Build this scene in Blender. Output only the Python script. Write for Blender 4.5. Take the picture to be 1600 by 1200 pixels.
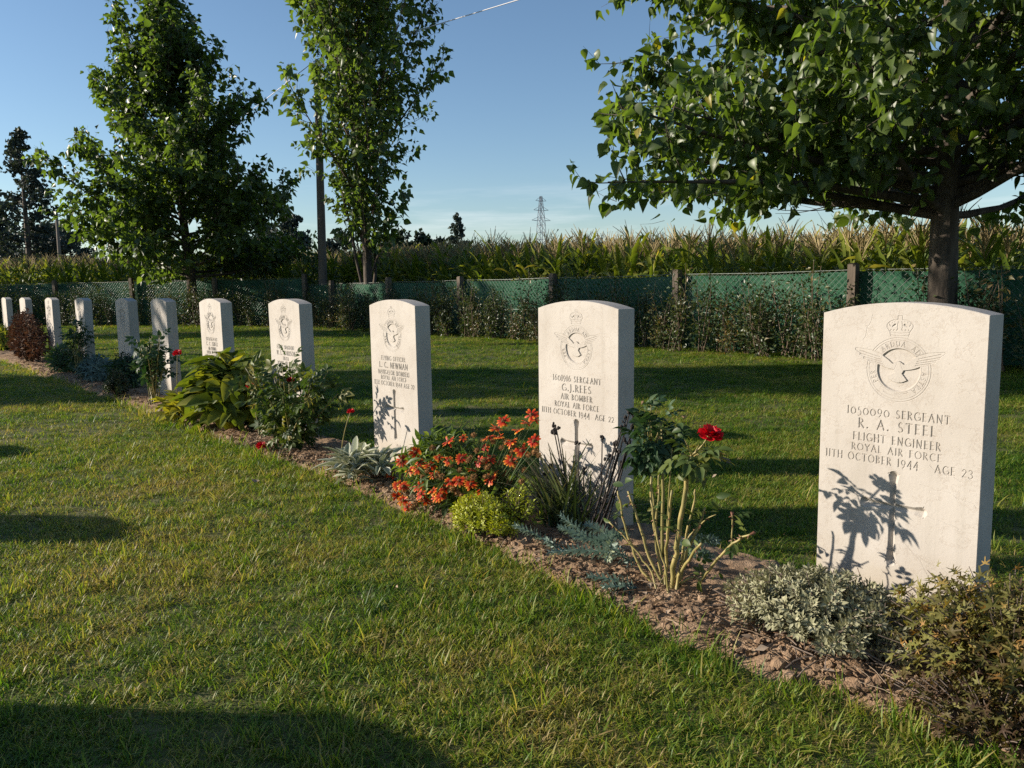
import bpy, math, random
import numpy as np
from mathutils import Matrix, Vector

# ------------------------------------------------------------------ scene, camera, light
sc = bpy.context.scene
for o in list(bpy.data.objects):
    bpy.data.objects.remove(o)
COL = sc.collection
rng = np.random.default_rng(11)

CAM_F, PITCH, ROLL, CAM_Z = 1274.24, 0.1209, -0.0169, 0.8182
fw = np.array([0, math.cos(PITCH), -math.sin(PITCH)])
up0 = np.array([0, math.sin(PITCH), math.cos(PITCH)])
rt0 = np.array([1.0, 0, 0])
rt = math.cos(ROLL) * rt0 + math.sin(ROLL) * up0
upv = -math.sin(ROLL) * rt0 + math.cos(ROLL) * up0
CAMP = np.array([0, 0, CAM_Z])
cd = bpy.data.cameras.new('camera')
cam = bpy.data.objects.new('camera', cd)
COL.objects.link(cam)
cd.sensor_width = 36
cd.lens = CAM_F / 1600 * 36
cd.clip_start = 0.05
cd.clip_end = 4000
cam.matrix_world = Matrix(((rt[0], upv[0], -fw[0], CAMP[0]), (rt[1], upv[1], -fw[1], CAMP[1]), (rt[2], upv[2], -fw[2], CAMP[2]), (0, 0, 0, 1)))
sc.camera = cam

SUN_EL = math.radians(17.5)
SUN_D = np.array([1.0, -0.072, 0])                       # the way the light travels over the ground
SUN_D = SUN_D / np.linalg.norm(SUN_D)
LIGHT = SUN_D * math.cos(SUN_EL) + np.array([0, 0, -math.sin(SUN_EL)])
sl = bpy.data.lights.new('sun', 'SUN')
sl.energy = 5.0
sl.angle = math.radians(0.53)
sl.color = (1.0, 0.89, 0.76)
so = bpy.data.objects.new('sun', sl)
COL.objects.link(so)
so.rotation_euler = Vector((-LIGHT[0], -LIGHT[1], -LIGHT[2])).to_track_quat('Z', 'Y').to_euler()
so.location = (-20, 0, 12)

wd = bpy.data.worlds.new('World')
sc.world = wd
wd.use_nodes = True
wn = wd.node_tree.nodes
wl = wd.node_tree.links
wn.clear()
w_out = wn.new('ShaderNodeOutputWorld')
w_bg = wn.new('ShaderNodeBackground')
w_sky = wn.new('ShaderNodeTexSky')
w_sky.sky_type = 'NISHITA'
w_sky.sun_disc = False
w_sky.sun_elevation = SUN_EL
w_sky.sun_rotation = math.atan2(-SUN_D[0], -SUN_D[1])
w_sky.altitude = 60
w_sky.air_density = 1.0
w_sky.dust_density = 0.3
w_sky.ozone_density = 3.0
w_bg.inputs['Strength'].default_value = 0.084
# thin streaky cirrus low over the horizon
w_tc = wn.new('ShaderNodeTexCoord')
w_map = wn.new('ShaderNodeMapping')
w_map.inputs['Scale'].default_value = (4.0, 4.0, 42.0)
w_map.inputs['Rotation'].default_value = (0.10, 0.05, 0)
w_noise = wn.new('ShaderNodeTexNoise')
w_noise.inputs['Scale'].default_value = 1.3
w_noise.inputs['Detail'].default_value = 7
w_noise.inputs['Roughness'].default_value = 0.6
w_r1 = wn.new('ShaderNodeMapRange')
w_r1.inputs['From Min'].default_value = 0.5
w_r1.inputs['From Max'].default_value = 0.78
w_sep = wn.new('ShaderNodeSeparateXYZ')
w_r2 = wn.new('ShaderNodeMapRange')
w_r2.inputs['From Min'].default_value = 0.135
w_r2.inputs['From Max'].default_value = 0.08
w_mul = wn.new('ShaderNodeMath')
w_mul.operation = 'MULTIPLY'
w_r3 = wn.new('ShaderNodeMapRange')
w_r3.inputs['From Min'].default_value = 0.0
w_r3.inputs['From Max'].default_value = 0.05
w_mul3 = wn.new('ShaderNodeMath')
w_mul3.operation = 'MULTIPLY'
w_mul2 = wn.new('ShaderNodeMath')
w_mul2.operation = 'MULTIPLY'
w_mul2.inputs[1].default_value = 0.26
w_mix = wn.new('ShaderNodeMixRGB')
w_mix.inputs['Color2'].default_value = (9.5, 9.3, 9.4, 1)
wl.new(w_tc.outputs['Generated'], w_map.inputs['Vector'])
wl.new(w_map.outputs['Vector'], w_noise.inputs['Vector'])
wl.new(w_noise.outputs['Fac'], w_r1.inputs['Value'])
wl.new(w_tc.outputs['Generated'], w_sep.inputs['Vector'])
wl.new(w_sep.outputs['Z'], w_r2.inputs['Value'])
wl.new(w_r1.outputs['Result'], w_mul.inputs[0])
wl.new(w_r2.outputs['Result'], w_mul.inputs[1])
wl.new(w_sep.outputs['Z'], w_r3.inputs['Value'])
wl.new(w_mul.outputs['Value'], w_mul3.inputs[0])
wl.new(w_r3.outputs['Result'], w_mul3.inputs[1])
wl.new(w_mul3.outputs['Value'], w_mul2.inputs[0])
wl.new(w_mul2.outputs['Value'], w_mix.inputs['Fac'])
wl.new(w_sky.outputs['Color'], w_mix.inputs['Color1'])
wl.new(w_mix.outputs['Color'], w_bg.inputs['Color'])
wl.new(w_bg.outputs['Background'], w_out.inputs['Surface'])

sc.view_settings.view_transform = 'Standard'
sc.view_settings.look = 'None'
sc.view_settings.gamma = 1
sc.view_settings.exposure = 0.85
sc.view_settings.use_curve_mapping = False
sc.render.engine = 'CYCLES'
sc.cycles.max_bounces = 6
sc.cycles.diffuse_bounces = 3
sc.cycles.glossy_bounces = 2
sc.cycles.transmission_bounces = 4
sc.cycles.transparent_max_bounces = 6
sc.cycles.use_denoising = False

# ------------------------------------------------------------------ site frame: the row of headstones
ANG = 0.6934
RV = np.array([-math.sin(ANG), math.cos(ANG), 0])       # along the row, away from the camera
BV = np.array([math.cos(ANG), math.sin(ANG), 0])        # behind the row
ORG = np.array([0.7747, 2.0279, 0])                     # left front foot of the nearest stone
UP = np.array([0, 0, 1.0])
YAW = math.atan2(-RV[1], -RV[0])


def site(a, d, z=0.0):
    return ORG + RV * a + BV * d + UP * z


def ray(x, y):
    return fw + (x - 800) / CAM_F * rt + (600 - y) / CAM_F * upv


def on_ground(x, y, z=0.0):
    d = ray(x, y)
    return CAMP + d * ((z - CAM_Z) / d[2])


def on_row(x, y, depth):
    d = ray(x, y)
    return CAMP + d * ((((ORG - CAMP) @ BV) + depth) / (d @ BV))


def at_y(x, y, Y):
    d = ray(x, y)
    return CAMP + d * (Y / d[1])


def norm(v):
    v = np.asarray(v, float)
    return v / (np.linalg.norm(v, axis=-1, keepdims=True) + 1e-12)


# ------------------------------------------------------------------ mesh helpers
def mk_mesh(name, V, faces, mat=None, tint=None, smooth=False):
    me = bpy.data.meshes.new(name)
    V = np.asarray(V, np.float32)
    me.vertices.add(len(V))
    me.vertices.foreach_set('co', V.ravel())
    if not isinstance(faces, list):
        faces = [faces]
    idx, start, tot, n = [], [], [], 0
    for F in faces:
        F = np.asarray(F, np.int32)
        if len(F) == 0:
            continue
        k = F.shape[1]
        idx.append(F.ravel())
        start.append(n + np.arange(len(F), dtype=np.int32) * k)
        tot.append(np.full(len(F), k, np.int32))
        n += F.size
    idx = np.concatenate(idx).astype(np.int32)
    start = np.concatenate(start).astype(np.int32)
    me.loops.add(len(idx))
    me.loops.foreach_set('vertex_index', idx)
    me.polygons.add(len(start))
    me.polygons.foreach_set('loop_start', start)
    me.update(calc_edges=True)
    me.polygons.foreach_set('use_smooth', np.full(len(start), smooth, bool))
    if tint is not None:
        at = me.attributes.new('tint', 'FLOAT', 'POINT')
        at.data.foreach_set('value', np.asarray(tint, np.float32).ravel())
    if mat is not None:
        me.materials.append(mat)
    me.update()
    return me


class MB:
    """collects geometry for ONE mesh object"""

    def __init__(self):
        self.V, self.F, self.T, self.n = [], [], [], 0

    def add(self, V, F, tint=0.5):
        V = np.asarray(V, float)
        for f in (F if isinstance(F, list) else [F]):
            self.F.append(np.asarray(f, int) + self.n)
        self.V.append(V)
        self.T.append(np.broadcast_to(np.asarray(tint, float), (len(V),)))
        self.n += len(V)
        return self

    def box(self, c, s, R=None, tint=0.5):
        c = np.asarray(c, float)
        v = np.array([[x, y, z] for x in (-1, 1) for y in (-1, 1) for z in (-1, 1)]) * np.asarray(s) / 2
        if R is not None:
            v = v @ np.asarray(R).T
        f = [[0, 1, 3, 2], [4, 6, 7, 5], [0, 4, 5, 1], [2, 3, 7, 6], [0, 2, 6, 4], [1, 5, 7, 3]]
        return self.add(v + c, np.array(f), tint)

    def tube(self, P, r, n=5, tint=0.5, caps=True):
        P = np.asarray(P, float)
        m = len(P)
        r = np.broadcast_to(np.asarray(r, float), (m,))
        T = np.gradient(P, axis=0)
        T = norm(T)
        ref = np.array([0.31, 0.2, 0.93]) if abs(T[0, 2]) < 0.9 else np.array([0.95, 0.3, 0.1])
        A = norm(np.cross(T, ref))
        Bn = np.cross(T, A)
        an = np.linspace(0, 2 * math.pi, n, endpoint=False)
        V = (P[:, None, :] + r[:, None, None] * (np.cos(an)[None, :, None] * A[:, None, :] + np.sin(an)[None, :, None] * Bn[:, None, :])).reshape(-1, 3)
        i = np.arange(m - 1)[:, None] * n
        j = np.arange(n)[None, :]
        k = (j + 1) % n
        F = np.stack([i + j, i + k, i + n + k, i + n + j], -1).reshape(-1, 4)
        self.add(V, F, tint)
        if caps:
            self.F.append(np.array([list(range(n))]) + self.n - m * n if n != 4 else np.array([[3, 2, 1, 0]]) + self.n - m * n)
            self.F.append(np.array([list(range(n))]) + self.n - n)
        return self

    def mesh(self, name, mat, smooth=False):
        g = {}
        for f in self.F:
            g.setdefault(f.shape[1], []).append(f)
        return mk_mesh(name, np.concatenate(self.V), [np.concatenate(x) for x in g.values()], mat, np.concatenate(self.T), smooth)

    def build(self, name, mat, parent=None, smooth=False, kind=None):
        return link(name, self.mesh(name, mat, smooth), parent, kind)


def link(name, me, parent=None, kind=None):
    o = bpy.data.objects.new(name, me)
    COL.objects.link(o)
    if parent is not None:
        o.parent = parent
    if kind:
        o['kind'] = kind
    return o


def thing(name, label, cat, loc=(0, 0, 0), rz=0.0, group=None):
    o = bpy.data.objects.new(name, None)
    o.empty_display_size = 0.1
    COL.objects.link(o)
    o.location = tuple(float(v) for v in loc)
    o.rotation_euler = (0, 0, rz)
    return tag(o, label, cat, group)


def tag(o, label, cat, group=None):
    o['label'] = label
    o['category'] = cat
    if group:
        o['group'] = group
    return o


# value noise -------------------------------------------------------
def vnoise(x, y, seed=0):
    def h(i, j):
        n = (i * 374761393 + j * 668265263 + seed * 974634777) & 0xffffffff
        n = ((n ^ (n >> 13)) * 1274126177) & 0xffffffff
        return ((n ^ (n >> 16)) & 0xffff) / 65535.0
    x = np.asarray(x, float)
    y = np.asarray(y, float)
    i = np.floor(x).astype(np.int64)
    j = np.floor(y).astype(np.int64)
    u = x - i
    v = y - j
    u = u * u * (3 - 2 * u)
    v = v * v * (3 - 2 * v)
    return (h(i, j) * (1 - u) + h(i + 1, j) * u) * (1 - v) + (h(i, j + 1) * (1 - u) + h(i + 1, j + 1) * u) * v


def fbm(x, y, o=4, seed=0):
    s, a = 0, 0.5
    for k in range(o):
        s = s + a * vnoise(np.asarray(x) * 2 ** k, np.asarray(y) * 2 ** k, seed + k)
        a *= 0.5
    return s


# ------------------------------------------------------------------ materials
def mat_new(name):
    m = bpy.data.materials.new(name)
    m.use_nodes = True
    nt = m.node_tree
    nt.nodes.clear()
    out = nt.nodes.new('ShaderNodeOutputMaterial')
    return m, nt, out


def noise_node(nt, scale, detail=4, vec=None, rough=0.55):
    n = nt.nodes.new('ShaderNodeTexNoise')
    n.inputs['Scale'].default_value = scale
    n.inputs['Detail'].default_value = detail
    n.inputs['Roughness'].default_value = rough
    if vec is not None:
        nt.links.new(vec, n.inputs['Vector'])
    return n


def ramp(nt, fac, stops):
    r = nt.nodes.new('ShaderNodeValToRGB')
    e = r.color_ramp.elements
    while len(e) < len(stops):
        e.new(0.5)
    for k, (p, c) in enumerate(stops):
        e[k].position = p
        e[k].color = (*c, 1)
    nt.links.new(fac, r.inputs['Fac'])
    return r


def math_node(nt, op, a, b):
    m = nt.nodes.new('ShaderNodeMath')
    m.operation = op
    for k, v in enumerate((a, b)):
        if hasattr(v, 'links'):
            nt.links.new(v, m.inputs[k])
        else:
            m.inputs[k].default_value = v
    return m.outputs[0]


def leaf_mat(name, stops, rough=0.45, trans=0.35, spec=0.5, tcol=(1.5, 1.5, 0.6), patch=0.25, pscale=3.0, objrand=0.0):
    """thin leaf: colour from the leaf's own tint, a little patchy in space, light coming through"""
    m, nt, out = mat_new(name)
    at = nt.nodes.new('ShaderNodeAttribute')
    at.attribute_name = 'tint'
    geo = nt.nodes.new('ShaderNodeNewGeometry')
    nz = noise_node(nt, pscale, 3, geo.outputs['Position'])
    f = math_node(nt, 'ADD', at.outputs['Fac'], math_node(nt, 'MULTIPLY', math_node(nt, 'SUBTRACT', nz.outputs['Fac'], 0.5), patch * 2))
    if objrand:
        oi = nt.nodes.new('ShaderNodeObjectInfo')
        f = math_node(nt, 'ADD', f, math_node(nt, 'MULTIPLY', math_node(nt, 'SUBTRACT', oi.outputs['Random'], 0.5), objrand))
    r = ramp(nt, f, stops)
    bs = nt.nodes.new('ShaderNodeBsdfPrincipled')
    nt.links.new(r.outputs['Color'], bs.inputs['Base Color'])
    bs.inputs['Roughness'].default_value = rough
    bs.inputs['Specular IOR Level'].default_value = spec
    if trans > 0:
        tr = nt.nodes.new('ShaderNodeBsdfTranslucent')
        mu = nt.nodes.new('ShaderNodeMixRGB')
        mu.blend_type = 'MULTIPLY'
        mu.inputs['Fac'].default_value = 1
        mu.inputs['Color2'].default_value = (*tcol, 1)
        nt.links.new(r.outputs['Color'], mu.inputs['Color1'])
        nt.links.new(mu.outputs['Color'], tr.inputs['Color'])
        mx = nt.nodes.new('ShaderNodeMixShader')
        mx.inputs['Fac'].default_value = trans
        nt.links.new(bs.outputs['BSDF'], mx.inputs[1])
        nt.links.new(tr.outputs['BSDF'], mx.inputs[2])
        nt.links.new(mx.outputs['Shader'], out.inputs['Surface'])
    else:
        nt.links.new(bs.outputs['BSDF'], out.inputs['Surface'])
    return m


def solid_mat(name, stops, scale=8, rough=0.8, bump=0.0, bscale=60, stretch=(1, 1, 1), spec=0.3, metal=0.0, obj=False):
    m, nt, out = mat_new(name)
    geo = nt.nodes.new('ShaderNodeNewGeometry')
    tc = nt.nodes.new('ShaderNodeTexCoord')
    mp = nt.nodes.new('ShaderNodeMapping')
    mp.inputs['Scale'].default_value = stretch
    nt.links.new(tc.outputs['Object'] if obj else geo.outputs['Position'], mp.inputs['Vector'])
    nz = noise_node(nt, scale, 6, mp.outputs['Vector'])
    r = ramp(nt, nz.outputs['Fac'], stops)
    bs = nt.nodes.new('ShaderNodeBsdfPrincipled')
    bs.inputs['Roughness'].default_value = rough
    bs.inputs['Specular IOR Level'].default_value = spec
    bs.inputs['Metallic'].default_value = metal
    nt.links.new(r.outputs['Color'], bs.inputs['Base Color'])
    if bump:
        n2 = noise_node(nt, bscale, 5, mp.outputs['Vector'])
        b = nt.nodes.new('ShaderNodeBump')
        b.inputs['Strength'].default_value = bump
        b.inputs['Distance'].default_value = 0.01
        nt.links.new(n2.outputs['Fac'], b.inputs['Height'])
        nt.links.new(b.outputs['Normal'], bs.inputs['Normal'])
    nt.links.new(bs.outputs['BSDF'], out.inputs['Surface'])
    return m


def stone_mat():
    m, nt, out = mat_new('botticino_limestone')
    tc = nt.nodes.new('ShaderNodeTexCoord')
    oi = nt.nodes.new('ShaderNodeObjectInfo')
    geo = nt.nodes.new('ShaderNodeNewGeometry')
    pos = geo.outputs['Position']
    n1 = noise_node(nt, 5, 5, pos)
    r1 = ramp(nt, n1.outputs['Fac'], [(0.3, (0.355, 0.322, 0.278)), (0.55, (0.402, 0.37, 0.326)), (0.75, (0.428, 0.398, 0.355))])
    n2 = noise_node(nt, 9, 8, pos, 0.7)                  # thin brownish veins
    ab = math_node(nt, 'ABSOLUTE', math_node(nt, 'SUBTRACT', n2.outputs['Fac'], 0.5), 0)
    vein = nt.nodes.new('ShaderNodeMapRange')
    vein.inputs['From Min'].default_value = 0.0
    vein.inputs['From Max'].default_value = 0.012
    vein.inputs['To Min'].default_value = 0.30
    vein.inputs['To Max'].default_value = 0.0
    nt.links.new(ab, vein.inputs['Value'])
    mx = nt.nodes.new('ShaderNodeMixRGB')
    mx.inputs['Color2'].default_value = (0.27, 0.21, 0.155, 1)
    nt.links.new(vein.outputs['Result'], mx.inputs['Fac'])
    nt.links.new(r1.outputs['Color'], mx.inputs['Color1'])
    n3 = noise_node(nt, 90, 3, pos, 0.6)                 # lichen specks and pits
    sp = nt.nodes.new('ShaderNodeMapRange')
    sp.inputs['From Min'].default_value = 0.66
    sp.inputs['From Max'].default_value = 0.74
    sp.inputs['To Max'].default_value = 0.35
    nt.links.new(n3.outputs['Fac'], sp.inputs['Value'])
    mx2 = nt.nodes.new('ShaderNodeMixRGB')
    mx2.inputs['Color2'].default_value = (0.24, 0.2, 0.15, 1)
    nt.links.new(sp.outputs['Result'], mx2.inputs['Fac'])
    nt.links.new(mx.outputs['Color'], mx2.inputs['Color1'])
    # soil splash and algae near the ground
    sep = nt.nodes.new('ShaderNodeSeparateXYZ')
    nt.links.new(pos, sep.inputs['Vector'])
    n4 = noise_node(nt, 14, 4, pos)
    zz = math_node(nt, 'ADD', sep.outputs['Z'], math_node(nt, 'MULTIPLY', n4.outputs['Fac'], -0.16))
    gr = nt.nodes.new('ShaderNodeMapRange')
    gr.inputs['From Min'].default_value = 0.09
    gr.inputs['From Max'].default_value = -0.02
    gr.inputs['To Max'].default_value = 0.5
    nt.links.new(zz, gr.inputs['Value'])
    mx3 = nt.nodes.new('ShaderNodeMixRGB')
    mx3.inputs['Color2'].default_value = (0.34, 0.29, 0.2, 1)
    nt.links.new(gr.outputs['Result'], mx3.inputs['Fac'])
    nt.links.new(mx2.outputs['Color'], mx3.inputs['Color1'])
    mps = nt.nodes.new('ShaderNodeMapping')
    mps.inputs['Scale'].default_value = (1, 1, 0.07)
    nt.links.new(pos, mps.inputs['Vector'])
    n5 = noise_node(nt, 26, 5, mps.outputs['Vector'], 0.6)   # old rain streaks
    stv = nt.nodes.new('ShaderNodeMapRange')
    stv.inputs['From Min'].default_value = 0.52
    stv.inputs['From Max'].default_value = 0.8
    stv.inputs['To Max'].default_value = 0.34
    nt.links.new(n5.outputs['Fac'], stv.inputs['Value'])
    mx4 = nt.nodes.new('ShaderNodeMixRGB')
    mx4.inputs['Color2'].default_value = (0.25, 0.225, 0.18, 1)
    nt.links.new(stv.outputs['Result'], mx4.inputs['Fac'])
    nt.links.new(mx3.outputs['Color'], mx4.inputs['Color1'])
    mx3 = mx4
    bs = nt.nodes.new('ShaderNodeBsdfPrincipled')
    bs.inputs['Roughness'].default_value = 0.72
    bs.inputs['Specular IOR Level'].default_value = 0.3
    nt.links.new(mx3.outputs['Color'], bs.inputs['Base Color'])
    nb = noise_node(nt, 160, 4, pos)
    hb = math_node(nt, 'SUBTRACT', nb.outputs['Fac'], math_node(nt, 'MULTIPLY', sp.outputs['Result'], 1.5))
    hb = math_node(nt, 'SUBTRACT', hb, math_node(nt, 'MULTIPLY', vein.outputs['Result'], 1.2))
    b = nt.nodes.new('ShaderNodeBump')
    b.inputs['Strength'].default_value = 0.35
    b.inputs['Distance'].default_value = 0.0012
    nt.links.new(hb, b.inputs['Height'])
    nt.links.new(b.outputs['Normal'], bs.inputs['Normal'])
    nt.links.new(bs.outputs['BSDF'], out.inputs['Surface'])
    return m


M = {}
M['stone'] = stone_mat()
GREEN_LAWN = [(0.0, (0.042, 0.105, 0.008)), (0.26, (0.092, 0.175, 0.015)), (0.48, (0.175, 0.24, 0.026)), (0.72, (0.285, 0.275, 0.052)), (1.0, (0.37, 0.27, 0.11))]


def grass_mat():
    m, nt, out = mat_new('lawn_blades')
    at = nt.nodes.new('ShaderNodeAttribute')
    at.attribute_name = 'tint'
    geo = nt.nodes.new('ShaderNodeNewGeometry')
    oi = nt.nodes.new('ShaderNodeObjectInfo')
    nz = noise_node(nt, 1.1, 4, geo.outputs['Position'], 0.6)
    nf = noise_node(nt, 5.5, 3, geo.outputs['Position'], 0.6)
    f = math_node(nt, 'ADD', at.outputs['Fac'], math_node(nt, 'MULTIPLY', math_node(nt, 'SUBTRACT', nz.outputs['Fac'], 0.5), 1.7))
    f = math_node(nt, 'ADD', f, math_node(nt, 'MULTIPLY', math_node(nt, 'SUBTRACT', nf.outputs['Fac'], 0.5), 0.8))
    f = math_node(nt, 'ADD', f, math_node(nt, 'MULTIPLY', math_node(nt, 'SUBTRACT', oi.outputs['Random'], 0.5), 0.3))
    # the strip behind the headstones is watered and greener than the walked-on front
    sep = nt.nodes.new('ShaderNodeVectorMath')
    sep.operation = 'DOT_PRODUCT'
    sep.inputs[1].default_value = tuple(BV)
    nt.links.new(geo.outputs['Position'], sep.inputs[0])
    mr = nt.nodes.new('ShaderNodeMapRange')
    c0 = float(ORG @ BV)
    mr.inputs['From Min'].default_value = c0 - 0.4
    mr.inputs['From Max'].default_value = c0 + 0.3
    mr.inputs['To Min'].default_value = 0.09
    mr.inputs['To Max'].default_value = -0.05
    nt.links.new(sep.outputs['Value'], mr.inputs['Value'])
    f = math_node(nt, 'ADD', f, mr.outputs['Result'])
    r = ramp(nt, f, GREEN_LAWN)
    bs = nt.nodes.new('ShaderNodeBsdfPrincipled')
    bs.inputs['Roughness'].default_value = 0.5
    bs.inputs['Specular IOR Level'].default_value = 0.35
    nt.links.new(r.outputs['Color'], bs.inputs['Base Color'])
    tr = nt.nodes.new('ShaderNodeBsdfTranslucent')
    mu = nt.nodes.new('ShaderNodeMixRGB')
    mu.blend_type = 'MULTIPLY'
    mu.inputs['Fac'].default_value = 1
    mu.inputs['Color2'].default_value = (1.35, 1.4, 0.6, 1)
    nt.links.new(r.outputs['Color'], mu.inputs['Color1'])
    nt.links.new(mu.outputs['Color'], tr.inputs['Color'])
    mx = nt.nodes.new('ShaderNodeMixShader')
    mx.inputs['Fac'].default_value = 0.45
    nt.links.new(bs.outputs['BSDF'], mx.inputs[1])
    nt.links.new(tr.outputs['BSDF'], mx.inputs[2])
    nt.links.new(mx.outputs['Shader'], out.inputs['Surface'])
    return m


M['grass'] = grass_mat()
M['lawn'] = solid_mat('lawn_soil', [(0.3, (0.05, 0.06, 0.018)), (0.5, (0.10, 0.105, 0.032)), (0.8, (0.16, 0.135, 0.06))], 6, 0.95, 0.6, 90)
M['field'] = solid_mat('field_soil', [(0.3, (0.06, 0.05, 0.03)), (0.7, (0.12, 0.10, 0.06))], 0.6, 0.95)
M['soil'] = solid_mat('bed_soil', [(0.25, (0.16, 0.10, 0.06)), (0.5, (0.275, 0.185, 0.115)), (0.75, (0.37, 0.265, 0.175))], 16, 0.95, 0.7, 220, spec=0.1)
M['bark'] = solid_mat('bark', [(0.3, (0.035, 0.028, 0.022)), (0.55, (0.085, 0.068, 0.052)), (0.8, (0.14, 0.115, 0.09))], 14, 0.9, 0.9, 40, (1, 1, 0.22), obj=False)
M['twig'] = solid_mat('twig_bark', [(0.3, (0.07, 0.05, 0.035)), (0.7, (0.15, 0.11, 0.075))], 20, 0.85)
M['pole'] = solid_mat('weathered_pole', [(0.3, (0.09, 0.075, 0.06)), (0.7, (0.17, 0.14, 0.11))], 9, 0.85, 0.4, 40, (1, 1, 0.1))
M['post'] = solid_mat('fence_post', [(0.3, (0.07, 0.055, 0.04)), (0.7, (0.16, 0.13, 0.10))], 9, 0.9, 0.4, 50, (1, 1, 0.2))
M['wire'] = solid_mat('galvanised_wire', [(0.3, (0.10, 0.12, 0.10)), (0.7, (0.2, 0.22, 0.2))], 20, 0.5, metal=0.4)
M['line'] = solid_mat('power_line', [(0.3, (0.55, 0.56, 0.58)), (0.7, (0.6, 0.6, 0.62))], 3, 0.5)
M['steel'] = solid_mat('galvanised_steel', [(0.3, (0.17, 0.185, 0.21)), (0.7, (0.24, 0.25, 0.28))], 1, 0.6)
M['net'] = leaf_mat('green_shade_net', [(0.0, (0.012, 0.058, 0.030)), (0.5, (0.036, 0.105, 0.060)), (1.0, (0.095, 0.18, 0.12))], 0.85, 0.2, 0.08, (1, 1, 1), 0.3, 2.2)
POP = [(0.0, (0.045, 0.072, 0.020)), (0.4, (0.078, 0.122, 0.032)), (0.75, (0.13, 0.18, 0.046)), (0.93, (0.19, 0.225, 0.055)), (1.0, (0.32, 0.27, 0.04))]
M['poplar'] = leaf_mat('poplar_leaf', POP, 0.42, 0.48, 0.55, (1.6, 1.7, 0.5), 0.1, 1.2, 0.2)
M['farleaf'] = leaf_mat('far_tree_leaf', [(0.0, (0.014, 0.026, 0.012)), (0.5, (0.028, 0.046, 0.02)), (1.0, (0.05, 0.07, 0.03))], 0.6, 0.2, 0.3)
M['conifer'] = leaf_mat('conifer_spray', [(0.0, (0.022, 0.034, 0.03)), (0.5, (0.04, 0.058, 0.05)), (1.0, (0.065, 0.085, 0.068))], 0.65, 0.15, 0.25)
M['corn'] = leaf_mat('maize_leaf', [(0.0, (0.055, 0.10, 0.014)), (0.35, (0.115, 0.175, 0.024)), (0.65, (0.22, 0.25, 0.045)), (0.88, (0.33, 0.29, 0.08)), (1.0, (0.38, 0.29, 0.12))], 0.45, 0.45, 0.4, (1.4, 1.35, 0.5), 0.22, 0.8, 0.25)
M['tassel'] = leaf_mat('maize_tassel', [(0.0, (0.21, 0.155, 0.075)), (0.6, (0.35, 0.275, 0.14)), (1.0, (0.45, 0.37, 0.20))], 0.8, 0.2, 0.2, (1, 1, 1), 0.2, 1.0, 0.3)
M['hedge'] = leaf_mat('hedge_leaf', [(0.0, (0.022, 0.04, 0.014)), (0.5, (0.05, 0.075, 0.024)), (0.85, (0.11, 0.115, 0.04)), (1.0, (0.2, 0.13, 0.055))], 0.42, 0.3, 0.5, (1.4, 1.4, 0.6), 0.25, 2.0)
M['rose_leaf'] = leaf_mat('rose_leaf', [(0.0, (0.022, 0.048, 0.014)), (0.5, (0.05, 0.085, 0.022)), (0.85, (0.12, 0.15, 0.035)), (1.0, (0.24, 0.20, 0.06))], 0.5, 0.3, 0.3, (1.5, 1.5, 0.5), 0.1, 6, 0.35)
M['dark_rose_leaf'] = leaf_mat('dark_rose_leaf', [(0.0, (0.018, 0.045, 0.018)), (0.6, (0.042, 0.082, 0.035)), (1.0, (0.085, 0.125, 0.055))], 0.5, 0.25, 0.3, (1.3, 1.5, 0.6), 0.1, 6, 0.3)
M['cane'] = leaf_mat('rose_cane', [(0.0, (0.10, 0.10, 0.03)), (0.45, (0.24, 0.2, 0.065)), (0.75, (0.34, 0.27, 0.10)), (1.0, (0.16, 0.085, 0.05))], 0.5, 0.0, 0.4, patch=0.35, pscale=30)
M['thorn'] = solid_mat('rose_thorn', [(0.3, (0.12, 0.05, 0.03)), (0.7, (0.2, 0.09, 0.05))], 20, 0.6)
M['red'] = leaf_mat('red_petal', [(0.0, (0.22, 0.002, 0.006)), (0.5, (0.52, 0.006, 0.014)), (1.0, (0.75, 0.02, 0.03))], 0.5, 0.3, 0.3, (1.2, 0.5, 0.6), 0.05)
M['ray'] = leaf_mat('orange_ray_petal', [(0.0, (0.30, 0.010, 0.008)), (0.4, (0.58, 0.045, 0.012)), (0.66, (0.74, 0.17, 0.02)), (0.9, (0.82, 0.48, 0.06))], 0.5, 0.35, 0.3, (1.1, 0.9, 0.5), 0.08, 20, 0.3)
M['disc'] = solid_mat('flower_disc', [(0.3, (0.10, 0.03, 0.012)), (0.7, (0.24, 0.10, 0.03))], 300, 0.9)
M['seedhead'] = solid_mat('brown_seedhead', [(0.3, (0.14, 0.065, 0.022)), (0.7, (0.32, 0.17, 0.06))], 160, 0.95)
M['blackseed'] = solid_mat('black_seedhead', [(0.3, (0.014, 0.011, 0.010)), (0.7, (0.035, 0.028, 0.025))], 80, 0.7)
M['gail_leaf'] = leaf_mat('daisy_leaf', [(0.0, (0.035, 0.06, 0.018)), (0.5, (0.075, 0.12, 0.035)), (0.9, (0.14, 0.2, 0.05)), (1.0, (0.2, 0.24, 0.07))], 0.5, 0.32, 0.4, (1.4, 1.5, 0.5), 0.1, 8, 0.35)
M['silver'] = leaf_mat('silver_leaf', [(0.0, (0.14, 0.138, 0.075)), (0.5, (0.28, 0.275, 0.165)), (1.0, (0.41, 0.395, 0.265))], 0.75, 0.2, 0.15, (1.1, 1.1, 0.8), 0.15, 12, 0.25)
M['woody'] = solid_mat('dead_woody_stems', [(0.3, (0.10, 0.075, 0.06)), (0.7, (0.21, 0.165, 0.13))], 40, 0.9)
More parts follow.
